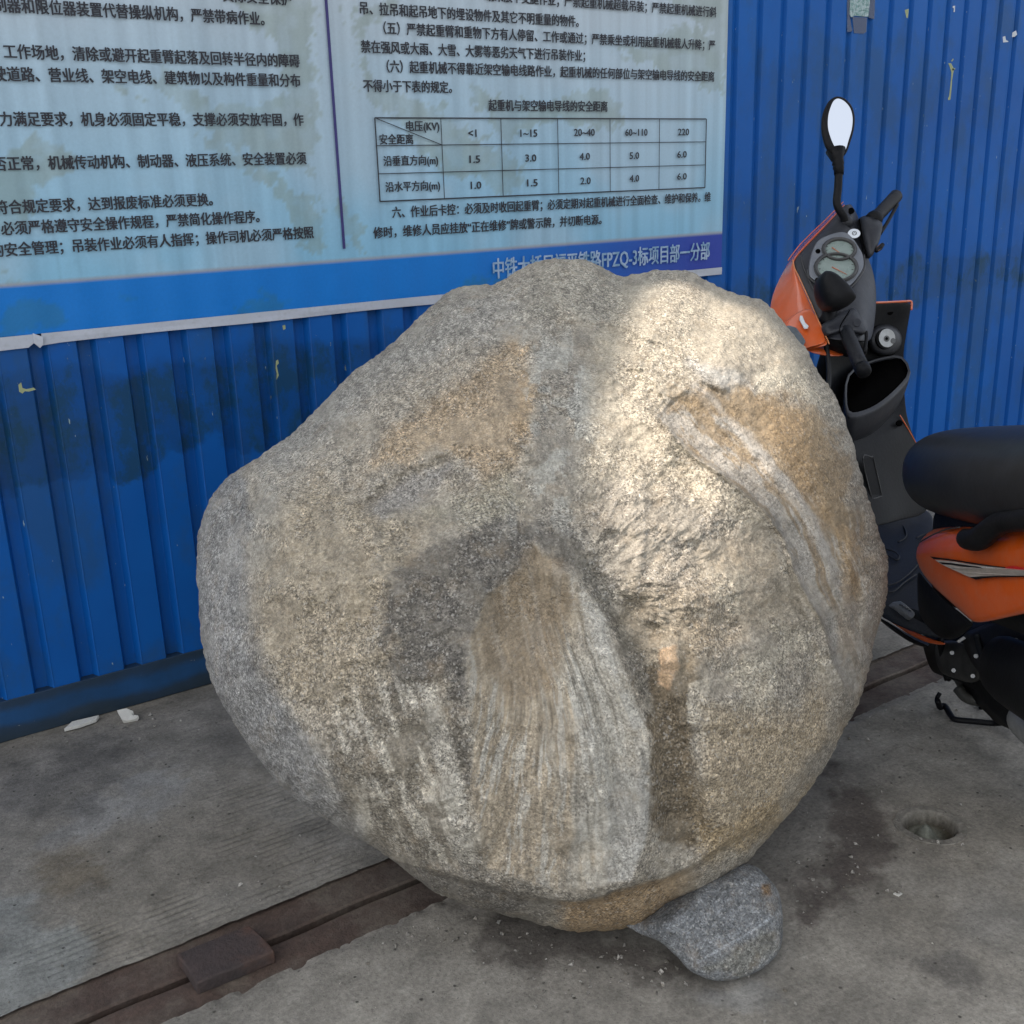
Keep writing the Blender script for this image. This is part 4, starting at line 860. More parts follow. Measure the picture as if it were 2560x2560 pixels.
# grey instrument plate
def D2(X, Y, o=0): return A(1900+.20704*X, 450+.20704*Y, o)
pl_ = smoothloop([D2(X, Y, -.0215) for X, Y in [(960,628),(1050,640),(1120,700),(1190,800),(1245,910),(1250,1040),(1180,1170),(1070,1290),(960,1330),(800,1290),(690,1225),(612,1170),(595,1090),(610,960),(655,820),(720,720),(830,665)]], 60)
slab('instrument_panel', pl_, FW*.012, M_panel, sc, bev=.002, smooth=True)
panel_obj = COL.objects['instrument_panel']
tube('panel_groove', smoothloop([D2(X, Y, -.0165) for X, Y in [(1265,1040),(1200,1180),(1080,1310),(960,1350),(800,1320),(680,1250),(590,1170)]], 1)[:0] if False else smoothpath([D2(X, Y, -.0165) for X, Y in [(1255,900),(1268,1045),(1195,1185),(1080,1310),(960,1352),(800,1320),(680,1250),(588,1175),(575,1080)]], 30), .0018, M_bezel, sc, n=6)
for (cx_, cy_, ax_, ay_, ndl) in ((958,832,182,118,((870,815),(980,890))), (920,1050,238,160,((870,1050),(1050,1140)))):
    g = slab('gauge', [D2(cx_+ax_*math.cos(a), cy_+ay_*math.sin(a), -.0250) for a in np.linspace(0, 2*math.pi, 40, endpoint=False)], FW*.006, M_gauge, sc, bev=0)
    rg_ = [D2(cx_+(ax_+4)*math.cos(a), cy_+(ay_+4)*math.sin(a)+8, -.0275) for a in np.linspace(0, 2*math.pi, 48, endpoint=False)]
    def ring(name, loop, r, mt, par, fl=1.0):
        loop = np.array(loop); n = len(loop); cen = loop.mean(0); V = []
        nn = np.cross(loop[1]-loop[0], loop[n//3]-loop[0]); nn /= np.linalg.norm(nn)
        for p in loop:
            u = (p-cen)/np.linalg.norm(p-cen); V.append([p+r*(math.cos(a)*u+fl*math.sin(a)*nn) for a in np.linspace(0, 2*math.pi, 8, endpoint=False)])
        V.append(V[0]); return loft(name, V, mt, par, caps=False)
    ring('bezel', rg_, .0034, M_bezel, g, 1.6)
    ring('bezel', [D2(cx_+(ax_+26)*math.cos(a), cy_+(ay_+24)*math.sin(a)+6, -.0225) for a in np.linspace(0, 2*math.pi, 48, endpoint=False)], .0018, M_bezel, g)
    (x0, y0), (x1, y1) = ndl; tube('needle', [D2(x0, y0, -.0268), D2(x1, y1, -.0268)], [.0014, .0006], M_needle, g, n=6)
    for k in range(9):
        a = math.pi*(.95+.14*k); tube('dial_mark', [D2(cx_+ax_*.80*math.cos(a), cy_+ay_*.80*math.sin(a), -.0262), D2(cx_+ax_*.90*math.cos(a), cy_+ay_*.90*math.sin(a), -.0262)], .0006, M_bezel, g, n=4)
def disc(name, c, r, mt, par, rx=1.0, th=.003, n=24):
    x, y, o_ = c; return slab(name, [A(x+r*rx*math.cos(a), y+r*math.sin(a), o_) for a in np.linspace(0, 2*math.pi, n, endpoint=False)], FW*th, mt, par, bev=0)
st_ = disc('round_sticker', (2135.5, 583.5, -.014), 11.7, M_white, sc, 1.32)
sg = disc('sticker_mark', (2136, 583, -.0146), 5.2, M_bezel, st_, 1.2, .0008); disc('sticker_mark', (2136, 583, -.0150), 3.6, M_white, st_, 1.2, .0004)
tube('sticker_mark', [A(2133, 584, -.0156), A(2136, 581, -.0156), A(2139, 584, -.0156)], .0006, M_bezel, st_, n=4)
for x, y, r, o_ in ((2045,628,6,-.0225),(2043,699,5,-.0225),(2128,527,8,-.011),(2071,801,6,-.012)):
    disc('screw_hole', (x, y, o_), r, M_void, sc, 1.05, .002); 
# mirrors
def mirror(kind):
    if kind == 'far':
        d0 = 2.66
        def Mp(x, y, o=0): return at(x, y, d0 - .00010*(y-310) + .00036*(x-2100) + o)
        out_ = [(2096,241),(2114,248),(2130,266),(2137,292),(2135,322),(2127,352),(2115,384),(2100,392),(2080,384),(2065,362),(2056,325),(2057,290),(2066,262),(2080,246)]
        gl = [(2097,246),(2112,253),(2126,270),(2132,294),(2130,322),(2122,350),(2114,374),(2102,378),(2088,368),(2077,345),(2070,318),(2071,288),(2078,264),(2086,250)]
        L_ = smoothloop([Mp(x, y) for x, y in out_], 48); c = L_.mean(0)
        m_ = bpy.data.objects.new('mirror', None); COL.objects.link(m_); m_.parent = sc; m_.location = Vector(c - origin_of(sc))
        rim_ = smoothloop([Mp(x, y, -.003) for x, y in gl], 48)
        loft('mirror_housing', [rim_+FW*.004, rim_, L_+(L_-c)*.0, L_*.97+c*.03+FW*.014, L_*.80+c*.20+FW*.030, L_*.45+c*.55+FW*.040, L_*.08+c*.92+FW*.043], M_black, m_, caps=True)
        slab('mirror_glass', rim_*.995+c*.005+FW*.0005, FW*.002, M_mirror, m_, bev=0)
        tube('bellows', [Mp(2089,376,.012), Mp(2093,398,.008), Mp(2095,402,.008), Mp(2095,410,.008), Mp(2096,413,.008), Mp(2096,421,.008), Mp(2097,424,.008), Mp(2097,436,.008)], [.024,.0150,.0135,.0145,.0125,.0135,.0120,.0118], M_black, m_, n=16)
        tube('mirror_stem', smoothpath([Mp(2097,432,.008), Mp(2095,470,.008), Mp(2092,505,.008), Mp(2098,524,.008), Mp(2109,541,.010), Mp(2111,552,.015)], 24), .0098, M_black, m_, n=14)
        tube('stem_boot', [A(2108,541,-.010), A(2113,553,-.006), A(2117,566,.010)], [.0135, .0175, .021], M_plastic, m_, n=16)
    else:
        d0 = 2.42
        def Mp(x, y, o=0): return at(x, y, d0+o)
        pts = [(2066,677),(2054,686),(2046,700),(2046,722),(2050,742),(2060,762),(2074,774),(2098,774),(2118,766),(2135,752),(2139,741),(2127,722),(2108,702),(2086,684)]
        L_ = smoothloop([Mp(x, y) for x, y in pts], 44); c = L_.mean(0)
        m_ = bpy.data.objects.new('mirror', None); COL.objects.link(m_); m_.parent = sc; m_.location = Vector(c - origin_of(sc))
        loft('mirror_housing', [L_*.92+c*.08+FW*.045, L_*.98+c*.02+FW*.030, L_, L_*.93+c*.07-FW*.014, L_*.72+c*.28-FW*.026, L_*.35+c*.65-FW*.031, L_*.05+c*.95-FW*.032], M_black, m_, caps=True)
        tube('bellows', [A(2075,768,-.02), A(2073,780,-.02), A(2072,783,-.018), A(2071,789,-.016), A(2070,792,-.012), A(2071,799,-.002)], [.019, .0150, .0165, .015, .0175, .022], M_black, m_, n=16)
mirror('far'); mirror('near')
# control housings, grips, levers
H1 = smoothloop([A(x, y, .008) for x, y in [(2150,545),(2162,538),(2178,537),(2196,547),(2207,560),(2204,582),(2199,603),(2188,628),(2178,643),(2168,636),(2160,606),(2153,572)]], 36); c1 = H1.mean(0)
loft('switch_housing', [H1*.9+c1*.1+FW*.03, H1+FW*.015, H1*.98+c1*.02, H1*.80+c1*.2-FW*.012, H1*.35+c1*.65-FW*.016], M_plastic, sc)
disc('start_button', (2181, 569, -.010), 10, M_black, sc, .9, .008); disc('switch', (2196, 590, -.004), 5, M_black, sc, .8, .008)
tube('brake_lever', [A(2189,628,.0), A(2200,620,-.004), A(2207,611,-.006)], [.005, .006, .005], M_black, sc)
tube('grip_collar', [A(2178,556,.015), A(2186,547,.02), A(2190,542,.022)], [.021, .0215, .019], M_black, sc, n=20)
gp_ = [A(2186,548,.025), A(2190,543,.028), A(2214,518,.045), A(2232,499,.058), A(2240,490,.064), A(2243,487,.066)]
tube('grip', gp_, [.0175, .0165, .0165, .0170, .0170, .013], M_rubber, sc, n=20)
H2 = smoothloop([A(x, y, -.012) for x, y in [(2055,815),(2075,796),(2100,782),(2122,772),(2137,770),(2148,786),(2158,806),(2167,826),(2160,836),(2140,834),(2115,829),(2085,835),(2064,838)]], 40); c2 = H2.mean(0)
loft('switch_housing', [H2*.95+c2*.05+FW*.05, H2+FW*.018, H2*.99+c2*.01, H2*.88+c2*.12-FW*.010, H2*.45+c2*.55-FW*.014], M_plastic, sc)
disc('turn_switch', (2143, 806, -.030), 10, M_plastic, sc, .95, .010)
tube('housing_seam', smoothpath([A(2124,776,-.029), A(2112,795,-.032), A(2102,812,-.030), A(2098,830,-.024)], 12), .0012, M_void, sc, n=5)
g2 = [A(2114,830,-.005), A(2120,842,-.010), A(2132,868,-.020), A(2146,900,-.030), A(2156,922,-.036)]
tube('grip', g2, [.019, .0165, .0158, .0158, .0160], M_rubber, sc, n=22)
tube('grip_end', [A(2154,918,-.036), A(2157,924,-.038), A(2160,930,-.040), A(2162,934,-.041)], [.0172, .0172, .0165, .012], M_black, sc, n=22)
for k in range(5):
    u = .25+.14*k; p = g2[1]*(1-u)+g2[-1]*u; s_ = (g2[-1]-g2[1]); s_ /= np.linalg.norm(s_)
    e1 = np.cross(s_, FW); e1 /= np.linalg.norm(e1)
    tube('grip_rib', [p+e1*.0165*math.cos(a)-FW*.0165*math.sin(a)+s_*.012*(a-1.4) for a in np.linspace(.3, 2.6, 9)], .0010, M_black, sc, n=5)
tube('brake_lever', smoothpath([A(2165,828,-.015), A(2166,845,-.005), A(2163,870,.0), A(2160,880,.005)], 12), [.004]*12, M_black, sc, n=8)
tube('cable', smoothpath([A(2062,850,.03), A(2068,880,.05), A(2072,930,.08), A(2070,975,.1), A(2062,1000,.12)], 20), .0055, M_rubber, sc, n=8)
loft('cover_underside', [[A(2060,845,.02),A(2095,842,.00),A(2130,846,.00),A(2175,852,.03)],[A(2060,872,.05),A(2090,878,.04),A(2130,884,.04),A(2168,886,.06)],[A(2075,880,.14),A(2100,888,.14),A(2130,892,.14),A(2160,896,.14)]], M_black, sc, closed=False, sub=1, thick=.004)

tube('cover_seam', smoothpath([A(2003,640,-.010),A(2010,672,-.012),A(2028,712,-.013),A(2052,760,-.013),A(2070,800,-.010)], 20), .0012, M_bezel, sc, n=5)
tube('cover_seam', smoothpath([A(2148,548,.002),A(2152,575,.0),A(2158,605,.0),A(2166,638,.004)], 14), .0014, M_void, sc, n=5)
tube('brake_lever', smoothpath([A(2200,585,.02), A(2216,560,.03), A(2232,532,.045), A(2243,512,.055)], 14), [.0045]*14, M_black, sc, n=8)
tube('cable', smoothpath([A(2160,640,.05), A(2166,680,.08), A(2150,740,.12), A(2120,800,.14)], 16), .004, M_rubber, sc, n=8)
slab('lever_tab', [A(2192,617,-.008),A(2203,608,-.010),A(2208,612,-.010),A(2204,622,-.008),A(2196,628,-.006)], FW*.008, worn('scuffed_brown', (.10,.05,.035), .5), sc, bev=.001)
# leg shield
def E(x, y, o=0): return at(x, y, 2.60 + .16*(x-2100)/180. - .04*(y-757)/500. + o)
sh = [[(2050,756,.0),(2120,757,.0),(2191,757,.02),(2235,755,.03),(2277,754,.03)],
      [(2050,790,.0),(2120,790,.02),(2191,786,.045),(2235,778,.05),(2278,768,.03)],
      [(2050,830,.03),(2120,840,.07),(2191,835,.085),(2232,820,.09),(2270,818,.04)],
      [(2060,880,.06),(2120,885,.10),(2180,890,.09),(2225,880,.09),(2258,884,.05)],
      [(2070,940,.08),(2120,940,.12),(2180,950,.12),(2225,940,.12),(2262,930,.07)],
      [(2080,1040,.06),(2116,1040,.06),(2170,1050,.06),(2215,1050,.05),(2262,1040,.03)],
      [(2090,1100,.03),(2130,1105,.02),(2180,1100,.02),(2245,1060,.02),(2292,1112,.04)],
      [(2110,1180,.0),(2150,1180,-.01),(2200,1180,-.01),(2252,1170,.01),(2320,1165,.05)],
      [(2140,1260,-.03),(2170,1260,-.035),(2215,1255,-.035),(2260,1240,.0),(2330,1230,.05)],
      [(2165,1320,-.06),(2195,1318,-.06),(2225,1310,-.06),(2258,1300,-.03),(2320,1290,.04)]]
loft('leg_shield', [[E(x, y, o_) for x, y, o_ in r] for r in sh], M_black, sc, closed=False, sub=2, thick=.004)
tube('shield_trim', smoothpath([E(x, y, o_) for x, y, o_ in [(2185,757,.015),(2230,755,.027),(2262,753.5,.027),(2276,753,.028),(2279,758,.028),(2278,775,.03)]], 30), .0032, M_orange, sc, n=6)
tube('shield_trim', smoothpath([E(x, y, o_) for x, y, o_ in [(2250,1038,.03),(2272,1075,.03),(2292,1112,.035)]], 12), .0016, M_orange, sc, n=6)
def disc2(name, x, y, r, o_, mt, rx=1.0, th=.004, par=None, tilt=0):
    return slab(name, [E(x+r*rx*math.cos(a), y+r*math.sin(a), o_+tilt*math.cos(a)) for a in np.linspace(0, 2*math.pi, 32, endpoint=False)], FW*th, mt, par or sc, bev=.001)
loft('lock_boss', [[E(2213+42*k*math.cos(a), 850+38*k*math.sin(a), o_) for a in np.linspace(0, 2*math.pi, 24, endpoint=False)] for k, o_ in ((1.1, .085), (.98, .045), (.80, .022), (.40, .020))], M_plastic, sc)
lk = disc2('ignition_lock', 2215, 846, 26, .005, M_black, .9, .014)
disc2('lock_plate', 2218, 845, 23.5, -.001, M_silver, .87, .006, lk); disc2('key_hole', 2217, 846.5, 8, -.0022, M_bezel, .9, .0015, lk); disc2('key_hole', 2233, 852, 7, -.0022, M_bezel, .9, .0015, lk); disc2('key_hole', 2217, 846.5, 4, -.003, M_void, .9, .001, lk)
disc2('screw_hole', 2226, 780, 7, .040, M_void, 1.1, .004); disc2('screw_hole', 2249, 1058, 8, .015, M_void, 1.0, .006)
# open glove box
op = [(2256,889,.045),(2277,930,.02),(2256,955,-.02),(2234,978,-.04),(2205,1003,-.06),(2175,1021,-.06),(2145,1031,-.06),(2118,1034,-.05),(2117,990,.0),(2117,936,.05),(2160,910,.07),(2215,895,.06)]
io = np.array([E(*p) for p in op]); co_ = io.mean(0)
oo = np.array([E(*p) for p in [(2260,880,.04),(2285,932,.012),(2262,962,-.03),(2238,988,-.05),(2207,1014,-.07),(2176,1031,-.07),(2144,1041,-.07),(2113,1044,-.06),(2110,990,.0),(2110,930,.05),(2158,903,.07),(2216,888,.06)]])
def dn(P_, k, dz, f): q = P_*(1-k)+P_.mean(0)*k; return q+np.array([0, 0, -dz])+FW*f
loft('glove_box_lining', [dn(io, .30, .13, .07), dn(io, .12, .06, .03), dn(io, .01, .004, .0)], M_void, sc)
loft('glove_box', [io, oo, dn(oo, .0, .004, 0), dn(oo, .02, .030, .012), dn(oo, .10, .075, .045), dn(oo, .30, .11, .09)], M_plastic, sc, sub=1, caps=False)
# tall hump and its oval badge recess
rec = [E(x, y, -.035) for x, y in [(2157,1146),(2178,1143),(2184,1150),(2203,1232),(2200,1241),(2184,1246),(2178,1240)]]
slab('recess_panel', rec, FW*.006, M_black, sc, bev=.001)
ring('recess_line', smoothloop(rec, 40)-FW*.001, .0015, M_bezel, sc)
# floorboard
fb = [[(2160,1300,.30),(2215,1300,.31),(2265,1285,.31),(2330,1260,.31)],[(2165,1345,.285),(2220,1335,.285),(2275,1325,.285),(2340,1310,.29)],
      [(2170,1400,.275),(2225,1400,.275),(2285,1395,.275),(2350,1390,.28)],[(2175,1455,.265),(2230,1465,.265),(2295,1465,.265),(2380,1460,.27)],
      [(2180,1500,.255),(2230,1515,.255),(2300,1530,.255),(2400,1540,.26)],[(2190,1535,.235),(2240,1560,.235),(2310,1590,.235),(2400,1600,.25)]]
loft('floorboard', [[onz(*p) for p in r] for r in fb], M_rubber, sc, closed=False, sub=2, thick=.01)
for q in ([(2215,1385),(2240,1400),(2248,1392),(2238,1380),(2213,1372)], [(2215,1465),(2245,1455),(2275,1432),(2295,1410)], [(2215,1480),(2235,1478),(2262,1455),(2290,1436)], [(2250,1300),(2265,1330),(2262,1345),(2245,1355)], [(2290,1345),(2315,1335),(2335,1345)]):
    tube('floor_rib', smoothpath([onz(x, y, .289 - (y-1345)*.00016) for x, y in q], 14), .0022, M_rubber, sc, n=6)
# sill under the floor, orange strip, step
def Fp(x, y, o=0): return at(x, y, 2.47-.15*(x-2220)/140.+o)
loft('side_sill', [[Fp(2170,1480,.01),Fp(2230,1500,0),Fp(2290,1520,.0),Fp(2350,1545,-.0),Fp(2435,1560,.02)],[Fp(2170,1505,-.01),Fp(2230,1530,-.02),Fp(2290,1555,-.02),Fp(2350,1580,-.01),Fp(2420,1580,.02)],[Fp(2175,1520,-.005),Fp(2230,1550,-.01),Fp(2290,1583,-.01),Fp(2345,1602,0),Fp(2395,1598,.03)]], M_black, sc, closed=False, sub=2, thick=.01)
loft('sill_strip', [[Fp(2190,1518,-.013),Fp(2225,1543,-.014),Fp(2270,1572,-.014),Fp(2315,1594,-.012),Fp(2345,1603,-.006),Fp(2366,1609,.0)],[Fp(2190,1530,-.010),Fp(2225,1557,-.011),Fp(2270,1589,-.011),Fp(2312,1608,-.010),Fp(2345,1614,-.006),Fp(2362,1612,.0)]], M_orange, sc, closed=False, sub=1, thick=.006)
loft('sill_underside', [[Fp(2195,1535,0),Fp(2240,1565,0),Fp(2290,1600,0),Fp(2330,1612,0)],[Fp(2200,1550,.02),Fp(2245,1585,.02),Fp(2288,1614,.02),Fp(2320,1618,.02)],[Fp(2215,1545,.12),Fp(2250,1570,.12),Fp(2290,1590,.12),Fp(2330,1600,.12)]], M_black, sc, closed=False, sub=1, thick=.006)
stp = [Fp(2226,1512,-.03),Fp(2232,1504,-.03),Fp(2252,1502,-.032),Fp(2262,1508,-.034),Fp(2287,1530,-.04),Fp(2288,1537,-.04),Fp(2282,1546,-.04),Fp(2270,1542,-.04),Fp(2245,1520,-.034)]
slab('foot_peg', stp, FW*.03+np.array([0, 0, -.012]), M_silver, sc, bev=.003)
for k in range(4):
    u = .2+.2*k; a_ = Fp(2240+40*u, 1507+24*u, -.044); b_ = Fp(2250+36*u, 1505+22*u, -.044); tube('peg_tread', [a_, b_+np.array([0, 0, -.004])], .0014, M_bezel, sc, n=5)

# seat
SN = at(2318, 1200, 2.30); BK = -HD*np.array([1, 1, 0]); BK = BK/np.linalg.norm(BK)
UPV = np.array([0, 0, 1.]) + LF*.13; UPV /= np.linalg.norm(UPV)
rings = []
for s_, wd, up, dnn in ((-.012,.020,.020,.02),(.0,.045,.045,.04),(.03,.075,.066,.058),(.08,.098,.080,.068),(.16,.115,.086,.072),(.26,.125,.090,.074),(.38,.132,.094,.076),(.52,.135,.10,.078),(.66,.13,.10,.075),(.78,.11,.08,.06),(.84,.06,.04,.03)):
    c = SN + BK*s_ + np.array([0, 0, 1.])*(.20*s_ + .02) ; r = []
    for a in np.linspace(0, 2*math.pi, 24, endpoint=False):
        ca, sa = math.cos(a), math.sin(a); ca = math.copysign(abs(ca)**.9, ca); sa = math.copysign(abs(sa)**.92, sa)
        r.append(c + LF*wd*1.04*ca + UPV*(up*1.16 if sa > 0 else dnn*1.28)*sa)
    rings.append(r)
loft('seat', rings, M_seat, sc, sub=2)
# body under the seat
rings = []
for s_, wd in ((.06,.025),(.12,.04),(.25,.055),(.4,.065),(.6,.07),(.8,.06)):
    c = SN + BK*s_ + np.array([0, 0, .18*s_-.05]); r = [c+LF*wd*x_+np.array([0, 0, z_]) for x_, z_ in ((-1,0),(-.95,-.10),(-.8,-.2),(.8,-.22),(.97,-.10),(1,0),(.8,.03),(-.8,.03))]
    rings.append(r)
loft('inner_body', rings, M_black, sc, sub=1)
# orange side panel
def Sp(x, y, o=0): return at(x, y, 2.20-.36*(x-2290)/270.+o)
pn = [[(2330,1320,.06),(2370,1314,.05),(2440,1314,.05),(2520,1308,.05),(2640,1300,.05)],
      [(2303,1340,.03),(2350,1330,.010),(2430,1335,.008),(2520,1335,.006),(2640,1325,.006)],
      [(2288,1368,.015),(2340,1365,-.012),(2430,1368,-.016),(2520,1370,-.018),(2640,1368,-.018)],
      [(2285,1385,.010),(2340,1385,-.010),(2430,1392,-.010),(2520,1398,-.012),(2640,1400,-.012)],
      [(2286,1400,.012),(2345,1412,-.004),(2430,1425,-.006),(2520,1435,-.008),(2640,1436,-.008)],
      [(2296,1425,.018),(2355,1450,.0),(2435,1470,-.008),(2520,1478,-.012),(2640,1470,-.010)],
      [(2318,1455,.022),(2375,1490,.006),(2440,1512,.0),(2520,1510,-.006),(2640,1500,-.004)],
      [(2358,1492,.026),(2400,1525,.012),(2445,1548,.006),(2520,1538,.004),(2640,1512,.008)],
      [(2405,1530,.035),(2425,1552,.022),(2440,1562,.016),(2520,1545,.020),(2640,1520,.03)]]
loft('side_panel', [[Sp(x, y, o_) for x, y, o_ in r] for r in pn], M_orange, sc, closed=False, sub=2, thick=.004)
def Dc(X, Y, o=0): return at(2260+X*.15528, 1280+Y*.15528, 2.20-.36*(2260+X*.15528-2290)/270.+o)
def decal(name, pts, mt, o_, par): return slab(name, [Dc(X, Y, o_) for X, Y in pts], FW*.001, mt, par, bev=0)
dc = decal('decal', [(500,770),(760,790),(1000,830),(1300,870),(1640,900),(2000,930),(2400,950),(2400,1050),(1900,1025),(1500,1030),(1250,1035),(1060,1050),(900,980),(740,905),(600,840)], M_greyprint, -.0235, sc)
decal('decal_stripe', [(420,715),(560,735),(800,765),(1100,815),(1400,860),(1640,890),(1640,905),(1400,880),(1100,840),(800,790),(600,765),(480,760)], M_black, -.0250, dc)
decal('decal_stripe', [(560,808),(760,820),(960,850),(1230,885),(1640,925),(1640,950),(1230,905),(960,880),(760,850),(620,840)], M_black, -.0250, dc)
decal('decal_stripe', [(1060,1052),(1250,1035),(1500,1028),(1900,1025),(2400,1040),(2400,1060),(1900,1045),(1500,1050),(1280,1068),(1160,1090)], M_black, -.0250, dc)
decal('decal_emblem', [(1620,905),(1700,870),(1800,870),(1900,895),(2100,930),(2300,960),(2300,985),(2050,980),(1900,975),(1800,930),(1720,915)], M_red, -.0262, dc)
decal('decal_emblem', [(1610,960),(1680,930),(1780,928),(1850,935),(1740,955),(1670,970)], M_bezel, -.0258, dc)
def tiny_text():
    cu = bpy.data.curves.new('t', 'FONT'); cu.body = 'CYGNUS'; cu.size = 1; cu.shear = .5; cu.offset = .02
    to = bpy.data.objects.new('t', cu); COL.objects.link(to); dg = bpy.context.evaluated_depsgraph_get()
    me = bpy.data.meshes.new_from_object(to.evaluated_get(dg), depsgraph=dg); co = [v.co.copy() for v in me.vertices]; bpy.data.objects.remove(to)
    wmax = max(c.x for c in co); org = origin_of(dc)
    for v, c in zip(me.vertices, co): v.co = Vector(Dc(1225+400*c.x/wmax, 905+40*c.x/wmax-c.y*52+5, -.0270)-org)
    me.materials.clear(); me.materials.append(M_white); link_obj('decal_text', me, dc)
tiny_text()
tube('panel_groove', smoothpath([Sp(2300,1355,.012),Sp(2330,1338,.006),Sp(2365,1324,.012),Sp(2400,1318,.02)], 16), .0018, M_bezel, sc, n=5)
# dark lower body below the panel
loft('lower_body', [[Sp(2288,1412,.035),Sp(2310,1450,.035),Sp(2350,1492,.035),Sp(2400,1530,.04),Sp(2430,1555,.05)],[Sp(2290,1470,.04),Sp(2310,1500,.03),Sp(2350,1530,.03),Sp(2390,1550,.03),Sp(2432,1563,.04)],[Sp(2290,1530,.08),Sp(2320,1555,.05),Sp(2350,1570,.04),Sp(2385,1580,.04),Sp(2425,1572,.05)],[Sp(2310,1560,.14),Sp(2335,1590,.10),Sp(2360,1602,.08),Sp(2385,1604,.07),Sp(2415,1585,.08)]], M_black, sc, closed=False, sub=2, thick=.006)
slab('marker_tab', [at(x, y, 2.12) for x, y in [(2393,1603),(2410,1591),(2416,1596),(2398,1608)]], FW*.006, M_silver, sc, bev=.001)
# grab rail
gr = [Sp(2413,1340,-.03),Sp(2422,1348,-.045),Sp(2450,1345,-.06),Sp(2475,1325,-.06),Sp(2505,1306,-.055),Sp(2560,1298,-.055),Sp(2650,1292,-.055)]
loft('grab_rail', tube_rings(smoothpath(gr, 30), list(np.interp(np.linspace(0, 1, 30), [0, .1, .3, .5, 1], [.010, .019, .022, .021, .020])), 16), M_black, sc)
# engine, swing arm, stand, rear wheel
def K(x, y, d): return at(x, y, d)
def K2(x, y, o=0): return at(x, y, 2.42-.30*(x-2350)/210.+o)
for nm, pts, o_, th_, mt_ in (('engine_block', [(2348,1602),(2400,1596),(2470,1570),(2560,1550),(2660,1540),(2680,1850),(2560,1838),(2520,1806),(2470,1760),(2435,1722),(2400,1706),(2374,1694),(2356,1655)], .06, .10, M_black),
                              ('air_box', [(2432,1600),(2470,1575),(2560,1545),(2660,1530),(2660,1740),(2600,1760),(2545,1742),(2490,1705),(2452,1660)], -.01, .05, M_plastic),
                              ('crank_cover', [(2362,1618),(2395,1608),(2432,1616),(2455,1640),(2462,1672),(2450,1700),(2428,1708),(2400,1700),(2376,1690),(2362,1660)], .02, .05, M_alu)):
    L_ = smoothloop([K2(x, y, o_) for x, y in pts], 48); c_ = L_.mean(0)
    loft(nm, [L_+FW*th_, L_+FW*.012, L_*.97+c_*.03, L_*.80+c_*.20-FW*.016, L_*.35+c_*.65-FW*.022], mt_, sc)
tube('hose', smoothpath([K2(2440,1590,-.02), K2(2452,1630,-.03), K2(2470,1668,-.03), K2(2510,1700,-.04)], 16), .007, M_rubber, sc, n=10)
for x_, y_ in ((2380,1632),(2440,1640),(2432,1690),(2384,1676),(2475,1620),(2540,1600),(2530,1710)): tube('bolt', [K2(x_, y_, -.006), K2(x_, y_, -.022)], .0048, M_silver, sc, n=6, smooth=False)
eng = []
for u, r_ in ((0, .02), (.06, .045), (.25, .062), (.5, .066), (.75, .058), (.94, .045), (1, .02)):
    c = K(2395, 1660, 2.46)*(1-u)+K(2450, 1705, 2.36)*u; eng.append([c+HD*r_*math.cos(a)*1.0+np.array([0, 0, r_*math.sin(a)*.95]) for a in np.linspace(0, 2*math.pi, 20, endpoint=False)])
loft('engine_case', eng, M_alu, sc, sub=1)
cs_ = []
for u, r1, r2 in ((0,.05,.05),(.15,.075,.07),(.5,.075,.065),(.85,.085,.08),(1,.06,.06)):
    c = K(2470, 1650, 2.2)*(1-u)+K(2720, 1790, 1.80)*u; cs_.append([c+BK*0+np.array([0, 0, 1.])*r1*math.sin(a)+LF*.035*math.cos(a) for a in np.linspace(0, 2*math.pi, 16, endpoint=False)])
loft('gearbox_case', cs_, M_black, sc, sub=1)
tube('swing_arm', smoothpath([K(2480,1680,2.26), K(2530,1720,2.20), K(2600,1770,2.1)], 12), .030, M_alu, sc, n=14)
tube('exhaust_pipe', smoothpath([K(2395,1720,2.42), K(2420,1745,2.40), K(2480,1760,2.36), K(2540,1795,2.26), K(2620,1850,2.15)], 20), .013, M_alu, sc, n=12)
muf = tube('muffler', smoothpath([K(2555,1770,2.18), K(2600,1820,2.12), K(2680,1880,2.02)], 14), [.02, .034, .042]+[.045]*11, M_silver, sc, n=20)
tube('frame_tube', smoothpath([K(2350,1600,2.42), K(2358,1640,2.45), K(2364,1680,2.47), K(2370,1700,2.47)], 12), .008, M_black, sc, n=10)
tube('stand_leg', smoothpath([onz(2356,1696,.06)*.0+K(2360,1640,2.46), K(2368,1690,2.48), K(2372,1698,2.49)], 8), .006, M_black, sc, n=8)
std = bpy.data.objects.new('side_stand', None); COL.objects.link(std); std.parent = sc; std.location = Vector(onz(2460, 1800)-origin_of(sc))
tube('stand_bar', smoothpath([onz(2344,1752,.035),onz(2350,1768,.012),onz(2362,1765,.012),onz(2378,1790,.010),onz(2390,1799,.010),onz(2430,1803,.012),onz(2490,1808,.014),onz(2530,1800,.05)], 40), .0068, M_black, std, n=10)
tube('stand_bar', smoothpath([onz(2346,1765,.006),onz(2342,1748,.02),onz(2350,1732,.035)], 10), .005, M_black, std, n=8)
tube('stand_bar', smoothpath([onz(2450,1730,.05),onz(2480,1755,.045),onz(2520,1780,.04),onz(2560,1800,.05)], 14), .012, M_black, std, n=8)
tube('chain_link', smoothpath([onz(2450,1742,.02),onz(2452,1758,.01),onz(2452,1770,.008)], 8), .005, M_black, std, n=6)
tube('spring', smoothpath([K(2430,1700,2.36), K(2480,1740,2.33), K(2530,1775,2.28)], 16), [.0075 if k % 2 else .0055 for k in range(16)], M_black, sc, n=8)
